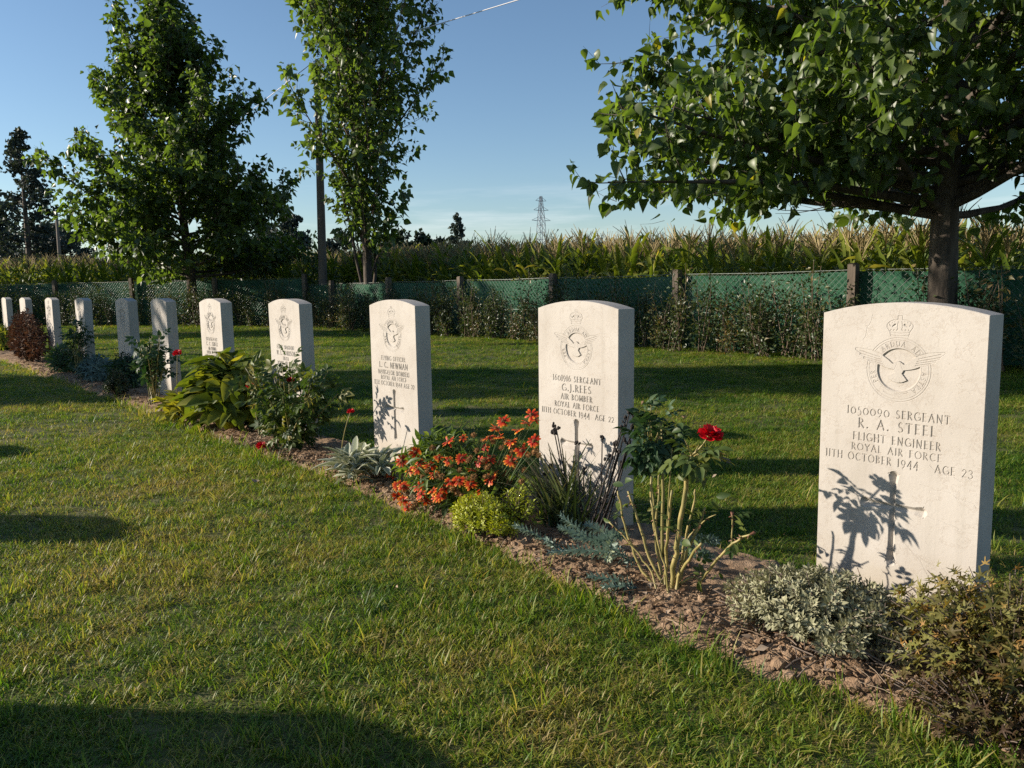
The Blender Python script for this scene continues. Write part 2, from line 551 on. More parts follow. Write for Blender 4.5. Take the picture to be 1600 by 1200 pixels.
M['lamb'] = leaf_mat('woolly_leaf', [(0.0, (0.16, 0.19, 0.11)), (0.5, (0.27, 0.30, 0.19)), (0.82, (0.42, 0.43, 0.31)), (1.0, (0.68, 0.66, 0.54))], 0.85, 0.18, 0.1, (1.1, 1.15, 0.9), 0.03, 8, 0.12)
M['euph'] = leaf_mat('blue_spurge_leaf', [(0.0, (0.09, 0.14, 0.12)), (0.5, (0.17, 0.235, 0.20)), (0.85, (0.27, 0.33, 0.27)), (1.0, (0.36, 0.40, 0.24))], 0.6, 0.15, 0.3, (1, 1.1, 0.9), 0.1, 12, 0.2)
M['sedum'] = leaf_mat('golden_leaf', [(0.0, (0.13, 0.17, 0.014)), (0.5, (0.31, 0.35, 0.025)), (1.0, (0.48, 0.48, 0.045))], 0.45, 0.25, 0.4, (1.2, 1.2, 0.4), 0.15, 14)
M['strap'] = leaf_mat('strap_leaf', [(0.0, (0.02, 0.038, 0.012)), (0.5, (0.045, 0.07, 0.022)), (0.85, (0.09, 0.11, 0.04)), (1.0, (0.19, 0.16, 0.08))], 0.45, 0.2, 0.4, (1.3, 1.4, 0.6), 0.1, 9, 0.35)
M['geranium'] = leaf_mat('cut_leaf', [(0.0, (0.06, 0.035, 0.018)), (0.3, (0.10, 0.085, 0.025)), (0.6, (0.15, 0.15, 0.035)), (0.85, (0.21, 0.19, 0.05)), (1.0, (0.30, 0.17, 0.05))], 0.6, 0.3, 0.3, (1.3, 1.2, 0.5), 0.25, 7, 0.4)
M['broad'] = leaf_mat('broad_leaf', [(0.0, (0.045, 0.07, 0.014)), (0.4, (0.10, 0.14, 0.024)), (0.75, (0.2, 0.22, 0.035)), (1.0, (0.36, 0.33, 0.055))], 0.55, 0.4, 0.3, (1.4, 1.4, 0.4), 0.2, 5, 0.4)
M['dry'] = leaf_mat('dry_leaf', [(0.0, (0.12, 0.07, 0.04)), (0.5, (0.25, 0.165, 0.10)), (1.0, (0.42, 0.33, 0.24))], 0.8, 0.15, 0.2, (1, 0.9, 0.7), 0.1, 9, 0.4)
M['brown_shrub'] = leaf_mat('brown_shrub_leaf', [(0.0, (0.035, 0.018, 0.012)), (0.5, (0.085, 0.042, 0.026)), (1.0, (0.15, 0.085, 0.045))], 0.7, 0.2, 0.2, (1.2, 1, 0.8), 0.2, 6)

# ------------------------------------------------------------------ leaf shapes: x across, y along, z out of the blade
def shape_strip(prof, fold=0.12, curl=0.0):
    """prof: list of (y, halfwidth); two strips folded on the midrib"""
    V, F = [], []
    for (y, w) in prof:
        z = -curl * y * y
        V += [(-w, y, z + fold * w), (0, y, z), (w, y, z + fold * w)]
    for k in range(len(prof) - 1):
        a, b = 3 * k, 3 * k + 3
        F += [[a, a + 1, b + 1, b], [a + 1, a + 2, b + 2, b + 1]]
    return np.array(V), np.array(F)


SH_POPLAR = shape_strip([(-0.02, 0.02), (0.03, 0.25), (0.14, 0.43), (0.30, 0.47), (0.52, 0.37), (0.76, 0.19), (1.0, 0.008)], 0.28, 0.2)
SH_POPLAR_LO = shape_strip([(0, 0.12), (0.28, 0.46), (1.0, 0.02)], 0.3, 0.1)
SH_OVAL = shape_strip([(0, 0.02), (0.22, 0.23), (0.5, 0.30), (0.78, 0.2), (1.0, 0.01)], 0.3, 0.22)
SH_OVAL_LO = shape_strip([(0, 0.03), (0.45, 0.28), (1.0, 0.02)], 0.3, 0.15)
SH_BROAD = shape_strip([(0, 0.02), (0.15, 0.22), (0.4, 0.37), (0.7, 0.31), (0.9, 0.15), (1.0, 0.01)], 0.25, 0.3)
SH_LANCE = shape_strip([(0, 0.02), (0.3, 0.13), (0.6, 0.13), (1.0, 0.005)], 0.35, 0.3)
SH_TONGUE = shape_strip([(0, 0.05), (0.25, 0.13), (0.6, 0.20), (0.85, 0.15), (1.0, 0.03)], 0.45, 0.42)
SH_NARROW = shape_strip([(0, 0.05), (0.5, 0.10), (1.0, 0.02)], 0.3, 0.1)
SH_SPURGE = shape_strip([(0, 0.08), (0.55, 0.25), (1.0, 0.03)], 0.35, 0.05)
SH_CLUMP = (np.array([(-.5, 0, 0), (-.1, .1, .25), (.45, .05, -.1), (-.35, .6, .1), (.1, .55, -.2), (.5, .6, .2), (0, 1, .05)]), np.array([[0, 1, 4, 3], [1, 2, 5, 4], [3, 4, 6, 6], [4, 5, 6, 6]])[:2])


def shape_compound(n=5):
    """pinnate leaf: leaflets on a thin rachis"""
    V0, F0 = SH_OVAL_LO
    V, F, nn = [], [], 0
    spots = [(0, 0.55, 0, 0.5), (-0.03, 0.5, 62, 0.42), (0.03, 0.5, -62, 0.42), (-0.03, 0.24, 70, 0.36), (0.03, 0.24, -70, 0.36)]
    for (x, y, a, s) in spots[:n]:
        a = math.radians(a)
        R = np.array([[math.cos(a), -math.sin(a), 0], [math.sin(a), math.cos(a), 0], [0, 0, 1]])
        V1, F1 = SH_OVAL
        W = V1 * s
        W = W @ R.T + np.array([x, y, -0.12 * y * y])
        V.append(W)
        F.append(F1 + nn)
        nn += len(W)
    V.append(np.array([(-0.012, 0, 0), (0.012, 0, 0), (0.008, 0.6, -0.04), (-0.008, 0.6, -0.04)]))
    F.append(np.array([[0, 1, 2, 3]]) + nn)
    return np.concatenate(V), np.concatenate(F)


SH_COMPOUND = shape_compound()


def shape_palmate(lobes=5, deep=0.35):
    V = [(0, 0, 0)]
    for k in range(lobes):
        a = math.radians(-100 + 200 * k / (lobes - 1))
        L = 1.0 - 0.25 * abs(k - (lobes - 1) / 2) / ((lobes - 1) / 2)
        for (da, rr) in ((-13, deep), (-9, 0.72 * L), (-2, L), (6, 0.78 * L), (13, deep)):
            b = a + math.radians(da)
            V.append((math.sin(b) * rr, math.cos(b) * rr, 0.10 * rr * math.cos(3 * b) - 0.12 * rr * rr))
    F = []
    n = len(V) - 1
    for k in range(0, n - 1):
        F.append([0, k + 1, k + 2])
    return np.array(V), np.array(F)


SH_PALM = shape_palmate()


def frames(tip, nrm):
    t = norm(tip)
    s = norm(np.cross(t, nrm))
    n = np.cross(s, t)
    return s, t, n


def leaf_cloud(shape, pos, tip, nrm, size, tint):
    V0, F0 = shape
    s, t, n = frames(tip, nrm)
    size = np.broadcast_to(np.asarray(size, float), (len(pos),))
    s = s * rng.uniform(0.6, 1.08, (len(pos), 1))
    n = n * rng.uniform(0.4, 2.2, (len(pos), 1))
    V = pos[:, None, :] + size[:, None, None] * (V0[None, :, 0:1] * s[:, None, :] + V0[None, :, 1:2] * t[:, None, :] + V0[None, :, 2:3] * n[:, None, :])
    k = len(V0)
    F = (F0[None] + (np.arange(len(pos)) * k)[:, None, None]).reshape(-1, F0.shape[1])
    return V.reshape(-1, 3), F, np.repeat(tint, k)


VARIANTS = {}


def leaf_variants(key, shape, mat, tints, tintfn=None):
    if key not in VARIANTS:
        VARIANTS[key] = [mk_mesh(key, shape[0], shape[1], mat, (np.full(len(shape[0]), t) if tintfn is None else tintfn(shape[0], t)), True) for t in tints]
    return VARIANTS[key]


TN = np.array([0.08, 0.2, 0.32, 0.42, 0.5, 0.58, 0.68, 0.8, 0.92])


def emit_leaves(root, key, shape, mat, pos, tip, nrm, size, tint, limit=300, name='leaf', rest='foliage', tints=TN, tintfn=None):
    """pos etc. are relative to root; the ones that show largest become leaf objects, the others one joined part"""
    n = len(pos)
    size = np.broadcast_to(np.asarray(size, float), (n,))
    tint = np.broadcast_to(np.asarray(tint, float), (n,))
    base = np.array(root.location)
    w = pos + base
    d = np.linalg.norm(w - CAMP, axis=1)
    rel = (w - CAMP)
    zf = rel @ fw
    inx = (np.abs(rel @ rt / zf) < 0.63) & (np.abs(rel @ upv / zf) < 0.475) & (zf > 0)
    score = np.where(inx, size / d, 0) + np.where(inx, 0, -1)
    # in front of the plant's own middle: seen, not buried
    mid = np.median(d)
    score = score + np.where(inx, (mid - d) / mid * np.median(size / d) * 2.5, 0)
    order = np.argsort(-score)
    ind = order[:min(limit, n)]
    var = leaf_variants(key, shape, mat, tints, tintfn)
    s, t, nn = frames(tip, nrm)
    s = s * rng.uniform(0.62, 1.08, (n, 1))
    nn = nn * rng.uniform(0.4, 2.2, (n, 1))
    for i in ind:
        k = int(np.argmin(np.abs(np.asarray(tints) - tint[i])))
        o = bpy.data.objects.new(name, var[k])
        COL.objects.link(o)
        o.parent = root
        z = float(size[i])
        o.matrix_local = Matrix(((s[i, 0] * z, t[i, 0] * z, nn[i, 0] * z, pos[i, 0]), (s[i, 1] * z, t[i, 1] * z, nn[i, 1] * z, pos[i, 1]), (s[i, 2] * z, t[i, 2] * z, nn[i, 2] * z, pos[i, 2]), (0, 0, 0, 1)))
    re = order[min(limit, n):]
    if len(re):
        if tintfn is None:
            V, F, T = leaf_cloud(shape, pos[re], tip[re], nrm[re], size[re], tint[re])
        else:
            V, F, T = leaf_cloud(shape, pos[re], tip[re], nrm[re], size[re], tint[re])
            T = np.concatenate([tintfn(shape[0], x) for x in tint[re]])
        link(rest, mk_mesh(rest, V, F, mat, T, True), root, 'stuff')


def rdir(n):
    v = rng.normal(size=(n, 3))
    return norm(v)


# geometry-nodes scatter: ONE object that carries what nobody could count
def scatter(name, pts, rot, scl, idx, variants):
    col = bpy.data.collections.new(name + '_kinds')
    for k, me in enumerate(variants):
        col.objects.link(bpy.data.objects.new('%s_kind_%02d' % (name, k), me))
    me = bpy.data.meshes.new(name)
    me.vertices.add(len(pts))
    me.vertices.foreach_set('co', np.asarray(pts, np.float32).ravel())
    a = me.attributes.new('rot', 'FLOAT_VECTOR', 'POINT')
    a.data.foreach_set('vector', np.asarray(rot, np.float32).ravel())
    a = me.attributes.new('scl', 'FLOAT_VECTOR', 'POINT')
    a.data.foreach_set('vector', np.asarray(scl, np.float32).ravel())
    a = me.attributes.new('idx', 'INT', 'POINT')
    a.data.foreach_set('value', np.asarray(idx, np.int32))
    me.update()
    o = link(name, me, None, 'stuff')
    ng = bpy.data.node_groups.new(name + '_scatter', 'GeometryNodeTree')
    ng.interface.new_socket('Geometry', in_out='INPUT', socket_type='NodeSocketGeometry')
    ng.interface.new_socket('Geometry', in_out='OUTPUT', socket_type='NodeSocketGeometry')
    gi = ng.nodes.new('NodeGroupInput')
    go = ng.nodes.new('NodeGroupOutput')
    ci = ng.nodes.new('GeometryNodeCollectionInfo')
    ci.inputs['Collection'].default_value = col
    ci.inputs['Separate Children'].default_value = True
    ci.inputs['Reset Children'].default_value = True
    ip = ng.nodes.new('GeometryNodeInstanceOnPoints')
    ip.inputs['Pick Instance'].default_value = True
    at = {}
    for nm, ty in (('rot', 'FLOAT_VECTOR'), ('scl', 'FLOAT_VECTOR'), ('idx', 'INT')):
        n = ng.nodes.new('GeometryNodeInputNamedAttribute')
        n.data_type = ty
        n.inputs['Name'].default_value = nm
        at[nm] = [s for s in n.outputs if s.enabled and s.name == 'Attribute'][0]
    L = ng.links
    L.new(gi.outputs[0], ip.inputs['Points'])
    L.new(ci.outputs[0], ip.inputs['Instance'])
    L.new(at['idx'], ip.inputs['Instance Index'])
    L.new(at['rot'], ip.inputs['Rotation'])
    L.new(at['scl'], ip.inputs['Scale'])
    L.new(ip.outputs[0], go.inputs[0])
    md = o.modifiers.new('scatter', 'NODES')
    md.node_group = ng
    return o


# ------------------------------------------------------------------ ground
FENCE_D = 6.3
CORNER = site(15.8, FENCE_D)
END_DIR = norm(np.array([-7.0, 2.4, 0]))
END_N = np.array([-END_DIR[1], END_DIR[0], 0])          # points ...
if END_N[1] < 0:
    END_N = -END_N                                       # ... away from the camera


def outside(x, y):
    """how far beyond the fences a spot lies (negative inside)"""
    p = np.stack([x - ORG[0], y - ORG[1]], -1)
    d1 = p @ BV[:2] - FENCE_D
    q = np.stack([x - CORNER[0], y - CORNER[1]], -1)
    d2 = q @ END_N[:2]
    return np.maximum(d1, d2)


def corn_top(y):
    return 1.23 + 0.0225 * y


def field_z(x, y):
    o = np.clip((outside(x, y) - 0.5) / 1.2, 0, 1)
    o = o * o * (3 - 2 * o)
    z = np.minimum(corn_top(np.clip(y, 4, 30)) - 2.25, -0.2)
    return -0.02 + o * (z + 0.02)


def lawn_z(x, y):
    return 0.022 * (fbm(x * 0.9, y * 0.9, 3, 5) - 0.45) + 0.012 * (fbm(x * 4, y * 4, 2, 9) - 0.4)


def grid_mesh(X, Y, Z, mask=None):
    ny, nx = X.shape
    V = np.stack([X, Y, Z], -1).reshape(-1, 3)
    i = np.arange(ny - 1)[:, None] * nx + np.arange(nx - 1)[None]
    F = np.stack([i, i + 1, i + nx + 1, i + nx], -1)
    if mask is not None:
        c = (mask[:-1, :-1] & mask[1:, :-1] & mask[:-1, 1:] & mask[1:, 1:])
        F = F[c]
    else:
        F = F.reshape(-1, 4)
    return V, F.reshape(-1, 4)


gx = np.concatenate([-np.geomspace(1500, 32, 24), np.arange(-30, 30, 0.5), np.geomspace(32, 1500, 24)])
gy = np.concatenate([-np.geomspace(600, 12, 16), np.arange(-10, 45, 0.5), np.geomspace(47, 2500, 30)])
X, Y = np.meshgrid(gx, gy)
V, F = grid_mesh(X, Y, field_z(X, Y))
link('field', mk_mesh('field', V, F, M['field'], None, True), None, 'structure')

lx = np.concatenate([np.arange(-26, -4, 0.25), np.arange(-4, 5, 0.06), np.arange(5, 16, 0.25)])
ly = np.concatenate([np.arange(-6, 0.8, 0.25), np.arange(0.8, 8, 0.06), np.arange(8, 27, 0.25)])
X, Y = np.meshgrid(lx, ly)
V, F = grid_mesh(X, Y, lawn_z(X, Y), outside(X, Y) < 0.45)
link('lawn', mk_mesh('lawn', V, F, M['lawn'], None, True), None, 'structure')


# flower bed --------------------------------------------------------
def bed_front(a):
    a = np.asarray(a, float)
    return -np.interp(a, [-3, -0.6, -0.2, 0, 0.3, 0.7, 1.4, 2.2, 2.8, 4, 5.5, 7.7, 14], [0.41, 0.415, 0.46, 0.465, 0.43, 0.41, 0.335, 0.285, 0.315, 0.285, 0.28, 0.30, 0.34]) - 0.035 * (fbm(a * 3.1, a * 0 + 2, 3, 3) - 0.45) * 2


def bed_back(a):
    return 0.14 + 0.05 * (fbm(np.asarray(a) * 2.5, np.asarray(a) * 0, 3, 8) - 0.4)


def bed_z(a, d):
    f, b = bed_front(a), bed_back(a)
    e = np.clip(np.minimum(d - f, b - d) / 0.10, -1, 1)
    z = np.where(e > 0, 0.006 + 0.026 * np.sin(np.clip(e, 0, 1) * math.pi / 2), 0.006 + 0.06 * e)
    return z


def bed_part(a0, a1, ra, rd):
    A, D = np.meshgrid(np.arange(a0, a1, ra), np.arange(-0.62, 0.26, rd))
    rough = 0.040 * (fbm(A * 14, D * 14, 4, 21) - 0.47) + 0.012 * np.abs(fbm(A * 60, D * 60, 2, 31) - 0.38)
    z = bed_z(A, D) + rough * np.clip((D - bed_front(A)) / 0.05 + 0.6, 0.1, 1)
    P = ORG[None, None] + RV * A[..., None] + BV * D[..., None]
    m = (D > bed_front(A) - 0.06) & (D < bed_back(A) + 0.05)
    return grid_mesh(P[..., 0], P[..., 1], z, m)


mb = MB()
V, F = bed_part(-1.6, 3.2, 0.0065, 0.0065)
mb.add(V, F)
V, F = bed_part(3.2, 14, 0.02, 0.014)
mb.add(V, F)
mb.build('flower_bed_soil', M['soil'], None, True, 'structure')

# clods lying on it
ico = np.array([(0, 0, 1), (.89, 0, .45), (.28, .85, .45), (-.72, .53, .45), (-.72, -.53, .45), (.28, -.85, .45), (.72, .53, -.45), (-.28, .85, -.45), (-.89, 0, -.45), (-.28, -.85, -.45), (.72, -.53, -.45), (0, 0, -1)])
icf = np.array([(0, 1, 2), (0, 2, 3), (0, 3, 4), (0, 4, 5), (0, 5, 1), (1, 6, 2), (2, 7, 3), (3, 8, 4), (4, 9, 5), (5, 10, 1), (6, 7, 2), (7, 8, 3), (8, 9, 4), (9, 10, 5), (10, 6, 1), (6, 11, 7), (7, 11, 8), (8, 11, 9), (9, 11, 10), (10, 11, 6)])
mb = MB()
for k in range(5200):
    a = rng.uniform(-1.3, 3) if k < 4300 else rng.uniform(3, 10)
    d = bed_front(a) + abs(rng.normal(0.02, 0.12))
    if d > 0.12:
        continue
    r = min(0.018, 0.0025 + rng.exponential(0.0028))
    v = ico * r * rng.uniform(0.6, 1.25, (12, 1)) * np.array([1, 1, 0.75])
    mb.add(v + site(a, d, float(bed_z(a, d)) + r * 0.15 + 0.006), icf)
mb.build('soil_clods', M['soil'], None, False, 'stuff')

# ------------------------------------------------------------------ headstones
STONE_SINK = 0.05
ST_W, ST_T, ST_SH, ST_AP = 0.381, 0.0745, 0.787, 0.813


def arcp(cx, cy, rx, ry, a0, a1, n=9):
    return [(cx + rx * math.cos(math.radians(a)), cy + ry * math.sin(math.radians(a))) for a in np.linspace(a0, a1, n)]


TK, TH = 0.165, 0.145                                    # thick and thin strokes of a roman capital
GLY = {
    'A': (0.80, [([(0.04, 0), (0.40, 1)], TH), ([(0.40, 1), (0.76, 0)], TK), ([(0.17, 0.34), (0.63, 0.34)], TH)]),
    'B': (0.60, [([(0.1, 0), (0.1, 1)], TK), (arcp(0.1, 0.755, 0.38, 0.245, 90, -90), TH), (arcp(0.1, 0.255, 0.43, 0.255, 90, -90), TH)]),
    'C': (0.80, [(arcp(0.48, 0.5, 0.42, 0.5, 52, 308, 15), TK * .9)]),
    'D': (0.80, [([(0.1, 0), (0.1, 1)], TK), (arcp(0.1, 0.5, 0.62, 0.5, 90, -90, 13), TK * .85)]),
    'E': (0.55, [([(0.1, 0), (0.1, 1)], TK), ([(0.1, 0.97), (0.5, 0.97)], TH), ([(0.1, 0.52), (0.44, 0.52)], TH), ([(0.1, 0.03), (0.52, 0.03)], TH)]),
    'F': (0.53, [([(0.1, 0), (0.1, 1)], TK), ([(0.1, 0.97), (0.5, 0.97)], TH), ([(0.1, 0.52), (0.44, 0.52)], TH)]),
    'G': (0.85, [(arcp(0.48, 0.5, 0.42, 0.5, 52, 335, 15), TK * .9), ([(0.83, 0.44), (0.83, 0.05)], TK * .8), ([(0.6, 0.44), (0.86, 0.44)], TH * .8)]),
    'H': (0.78, [([(0.1, 0), (0.1, 1)], TK), ([(0.68, 0), (0.68, 1)], TK), ([(0.1, 0.52), (0.68, 0.52)], TH)]),
    'I': (0.22, [([(0.11, 0), (0.11, 1)], TK)]),
    'J': (0.30, [([(0.17, 1), (0.17, -0.02), (0.02, -0.2)], TK)]),
    'L': (0.52, [([(0.1, 0), (0.1, 1)], TK), ([(0.1, 0.03), (0.5, 0.03)], TH)]),
    'M': (0.95, [([(0.08, 0), (0.16, 1)], TH), ([(0.16, 1), (0.48, 0.05)], TK), ([(0.48, 0.05), (0.8, 1)], TH), ([(0.8, 1), (0.88, 0)], TK)]),
    'N': (0.80, [([(0.1, 0), (0.1, 1)], TH), ([(0.1, 1), (0.7, 0)], TK), ([(0.7, 0), (0.7, 1)], TH)]),
    'O': (0.92, [(arcp(0.46, 0.5, 0.42, 0.5, 0, 360, 21), TK * .85)]),
    'P': (0.56, [([(0.1, 0), (0.1, 1)], TK), (arcp(0.1, 0.73, 0.42, 0.27, 90, -90), TH)]),
    'R': (0.64, [([(0.1, 0), (0.1, 1)], TK), (arcp(0.1, 0.745, 0.4, 0.255, 90, -90), TH), ([(0.25, 0.49), (0.62, 0)], TK)]),
    'S': (0.56, [(arcp(0.29, 0.75, 0.2, 0.25, 45, 250, 9) + arcp(0.27, 0.25, 0.22, 0.26, 75, -140, 9), TK * .8)]),
    'T': (0.68, [([(0.34, 0), (0.34, 1)], TK), ([(0.02, 0.97), (0.66, 0.97)], TH)]),
    'U': (0.75, [([(0.1, 1), (0.1, 0.35)] + arcp(0.375, 0.32, 0.275, 0.32, 180, 360, 9) + [(0.65, 1)], TK * .85)]),
    'V': (0.76, [([(0.04, 1), (0.38, 0)], TK), ([(0.38, 0), (0.72, 1)], TH)]),
    'W': (1.1, [([(0.04, 1), (0.3, 0)], TK), ([(0.3, 0), (0.55, 1)], TH), ([(0.55, 1), (0.8, 0)], TK), ([(0.8, 0), (1.06, 1)], TH)]),
    'Y': (0.7, [([(0.02, 1), (0.35, 0.48)], TK), ([(0.68, 1), (0.35, 0.48), (0.35, 0)], TH * 1.1)]),
    '0': (0.80, [(arcp(0.40, 0.42, 0.35, 0.43, 0, 360, 19), TK * .85)]),
    '1': (0.26, [([(0.13, 0), (0.13, 1)], TK)]),
    '2': (0.58, [(arcp(0.27, 0.72, 0.23, 0.25, 160, -20, 8) + [(0.06, 0.03)], TK * .8), ([(0.06, 0.03), (0.55, 0.03)], TH)]),
    '3': (0.55, [(arcp(0.24, 0.74, 0.22, 0.24, 150, -80, 9) + arcp(0.24, 0.22, 0.27, 0.3, 80, -150, 9), TK * .75)]),
    '4': (0.66, [([(0.46, -0.12), (0.46, 0.98), (0.04, 0.25)], TH * 1.15), ([(0.02, 0.22), (0.64, 0.22)], TH)]),
    '5': (0.55, [([(0.5, 0.95), (0.16, 0.95), (0.12, 0.56)] + arcp(0.2, 0.2, 0.3, 0.38, 100, -110, 10), TK * .75)]),
    '6': (0.66, [(arcp(0.34, 0.32, 0.26, 0.32, 0, 360, 15), TK * .8), ([(0.09, 0.4), (0.22, 0.8), (0.44, 1.05)], TK * .8)]),
    '9': (0.66, [(arcp(0.33, 0.62, 0.26, 0.32, 0, 360, 15), TK * .8), ([(0.58, 0.55), (0.46, 0.15), (0.24, -0.1)], TK * .8)]),
    '.': (0.26, [([(0.12, 0.05), (0.14, 0.05)], 0.2)]),
    '(': (0.3, [(arcp(0.5, 0.5, 0.38, 0.65, 125, 235, 7), TH)]),
    ')': (0.3, [(arcp(-0.2, 0.5, 0.38, 0.65, 55, -55, 7), TH)]),
    ' ': (0.42, []),
}


def serifs(st):
    out = []
    for (pts, w) in st:
        out.append((pts, w))
    ex = []
    for (pts, w) in st:
        if len(pts) == 2 and w == TK and abs(pts[0][0] - pts[1][0]) < 0.01:
            for p in pts:
                ex.append(([(p[0] - 0.11, min(0.98, max(0.02, p[1]))), (p[0] + 0.11, min(0.98, max(0.02, p[1])))], 0.05))
    return out + ex


def text_width(s, sp):
    return sum(GLY[c][0] + sp for c in s) - sp


class Carve:
    """depth of cut over the face: x from the middle, z up"""

    def __init__(self, res):
        self.res = res
        self.N = 16
        bl = res * self.N
        self.nx = int(round((ST_W - 0.003) / bl))
        self.dx = (ST_W - 0.003) / (self.nx * self.N)
        self.z0, self.z1 = -0.1, ST_SH - 0.0015
        self.nz = int(round((self.z1 - self.z0) / bl))
        self.dz = (self.z1 - self.z0) / (self.nz * self.N)
        self.x = -(ST_W - 0.003) / 2 + self.dx * np.arange(self.nx * self.N + 1)
        self.z = self.z0 + self.dz * np.arange(self.nz * self.N + 1)
        self.D = np.zeros((len(self.z), len(self.x)))

    def win(self, x0, x1, z0, z1):
        i0, i1 = np.searchsorted(self.x, [x0, x1])
        j0, j1 = np.searchsorted(self.z, [z0, z1])
        return slice(max(j0 - 1, 0), j1 + 1), slice(max(i0 - 1, 0), i1 + 1)

    def seg(self, a, b, wa, wb=None, slope=1.0, cap=1, mode='max'):
        wb = wa if wb is None else wb
        m = max(wa, wb) / 2 + self.res
        sj, si = self.win(min(a[0], b[0]) - m, max(a[0], b[0]) + m, min(a[1], b[1]) - m, max(a[1], b[1]) + m)
        X, Z = np.meshgrid(self.x[si], self.z[sj])
        if X.size == 0:
            return
        vx, vz = b[0] - a[0], b[1] - a[1]
        L2 = vx * vx + vz * vz + 1e-12
        t = ((X - a[0]) * vx + (Z - a[1]) * vz) / L2
        tc = np.clip(t, 0, 1)
        d = np.hypot(X - a[0] - tc * vx, Z - a[1] - tc * vz)
        h = np.clip((wa + (wb - wa) * tc) / 2 - d, 0, None) * slope
        self.D[sj, si] = np.maximum(self.D[sj, si], h)

    def poly(self, pts, w, slope=1.0):
        for a, b in zip(pts[:-1], pts[1:]):
            self.seg(a, b, w, None, slope)

    def text(self, s, cx, base, cap, width=None, sp=0.2, wgt=1.0):
        tw = text_width(s, sp)
        k = cap if width is None else width / tw
        x = cx - tw * k / 2
        for c in s:
            for (pts, w) in serifs(GLY[c][1]):
                p = [(x + q[0] * k, base + q[1] * cap) for q in pts]
                self.poly(p, max(w * cap * wgt, self.res * 2.0), 1.6)
            x += (GLY[c][0] + sp) * k

    def arc_text(self, s, cx, cz, r, cap, a_mid, sp=0.3):
        tw = text_width(s, sp) * cap
        pos = -tw / 2
        for c in s:
            for (pts, w) in GLY[c][1]:
                P = []
                for q in pts:
                    an = math.radians(a_mid) - (pos + q[0] * cap) / r
                    rr = r + q[1] * cap
                    P.append((cx + rr * math.cos(an), cz + rr * math.sin(an)))
                self.poly(P, max(w * cap * 1.15, self.res * 1.9), 1.3)
            pos += (GLY[c][0] + sp) * cap

    def inside(self, pts):
        P = np.asarray(pts)
        sj, si = self.win(P[:, 0].min(), P[:, 0].max(), P[:, 1].min(), P[:, 1].max())
        X, Z = np.meshgrid(self.x[si], self.z[sj])
        c = np.zeros(X.shape, bool)
        for (x1, z1), (x2, z2) in zip(P, np.roll(P, -1, 0)):
            cr = (z1 > Z) != (z2 > Z)
            c ^= cr & (X < (x2 - x1) * (Z - z1) / (z2 - z1 + 1e-15) + x1)
        return sj, si, c


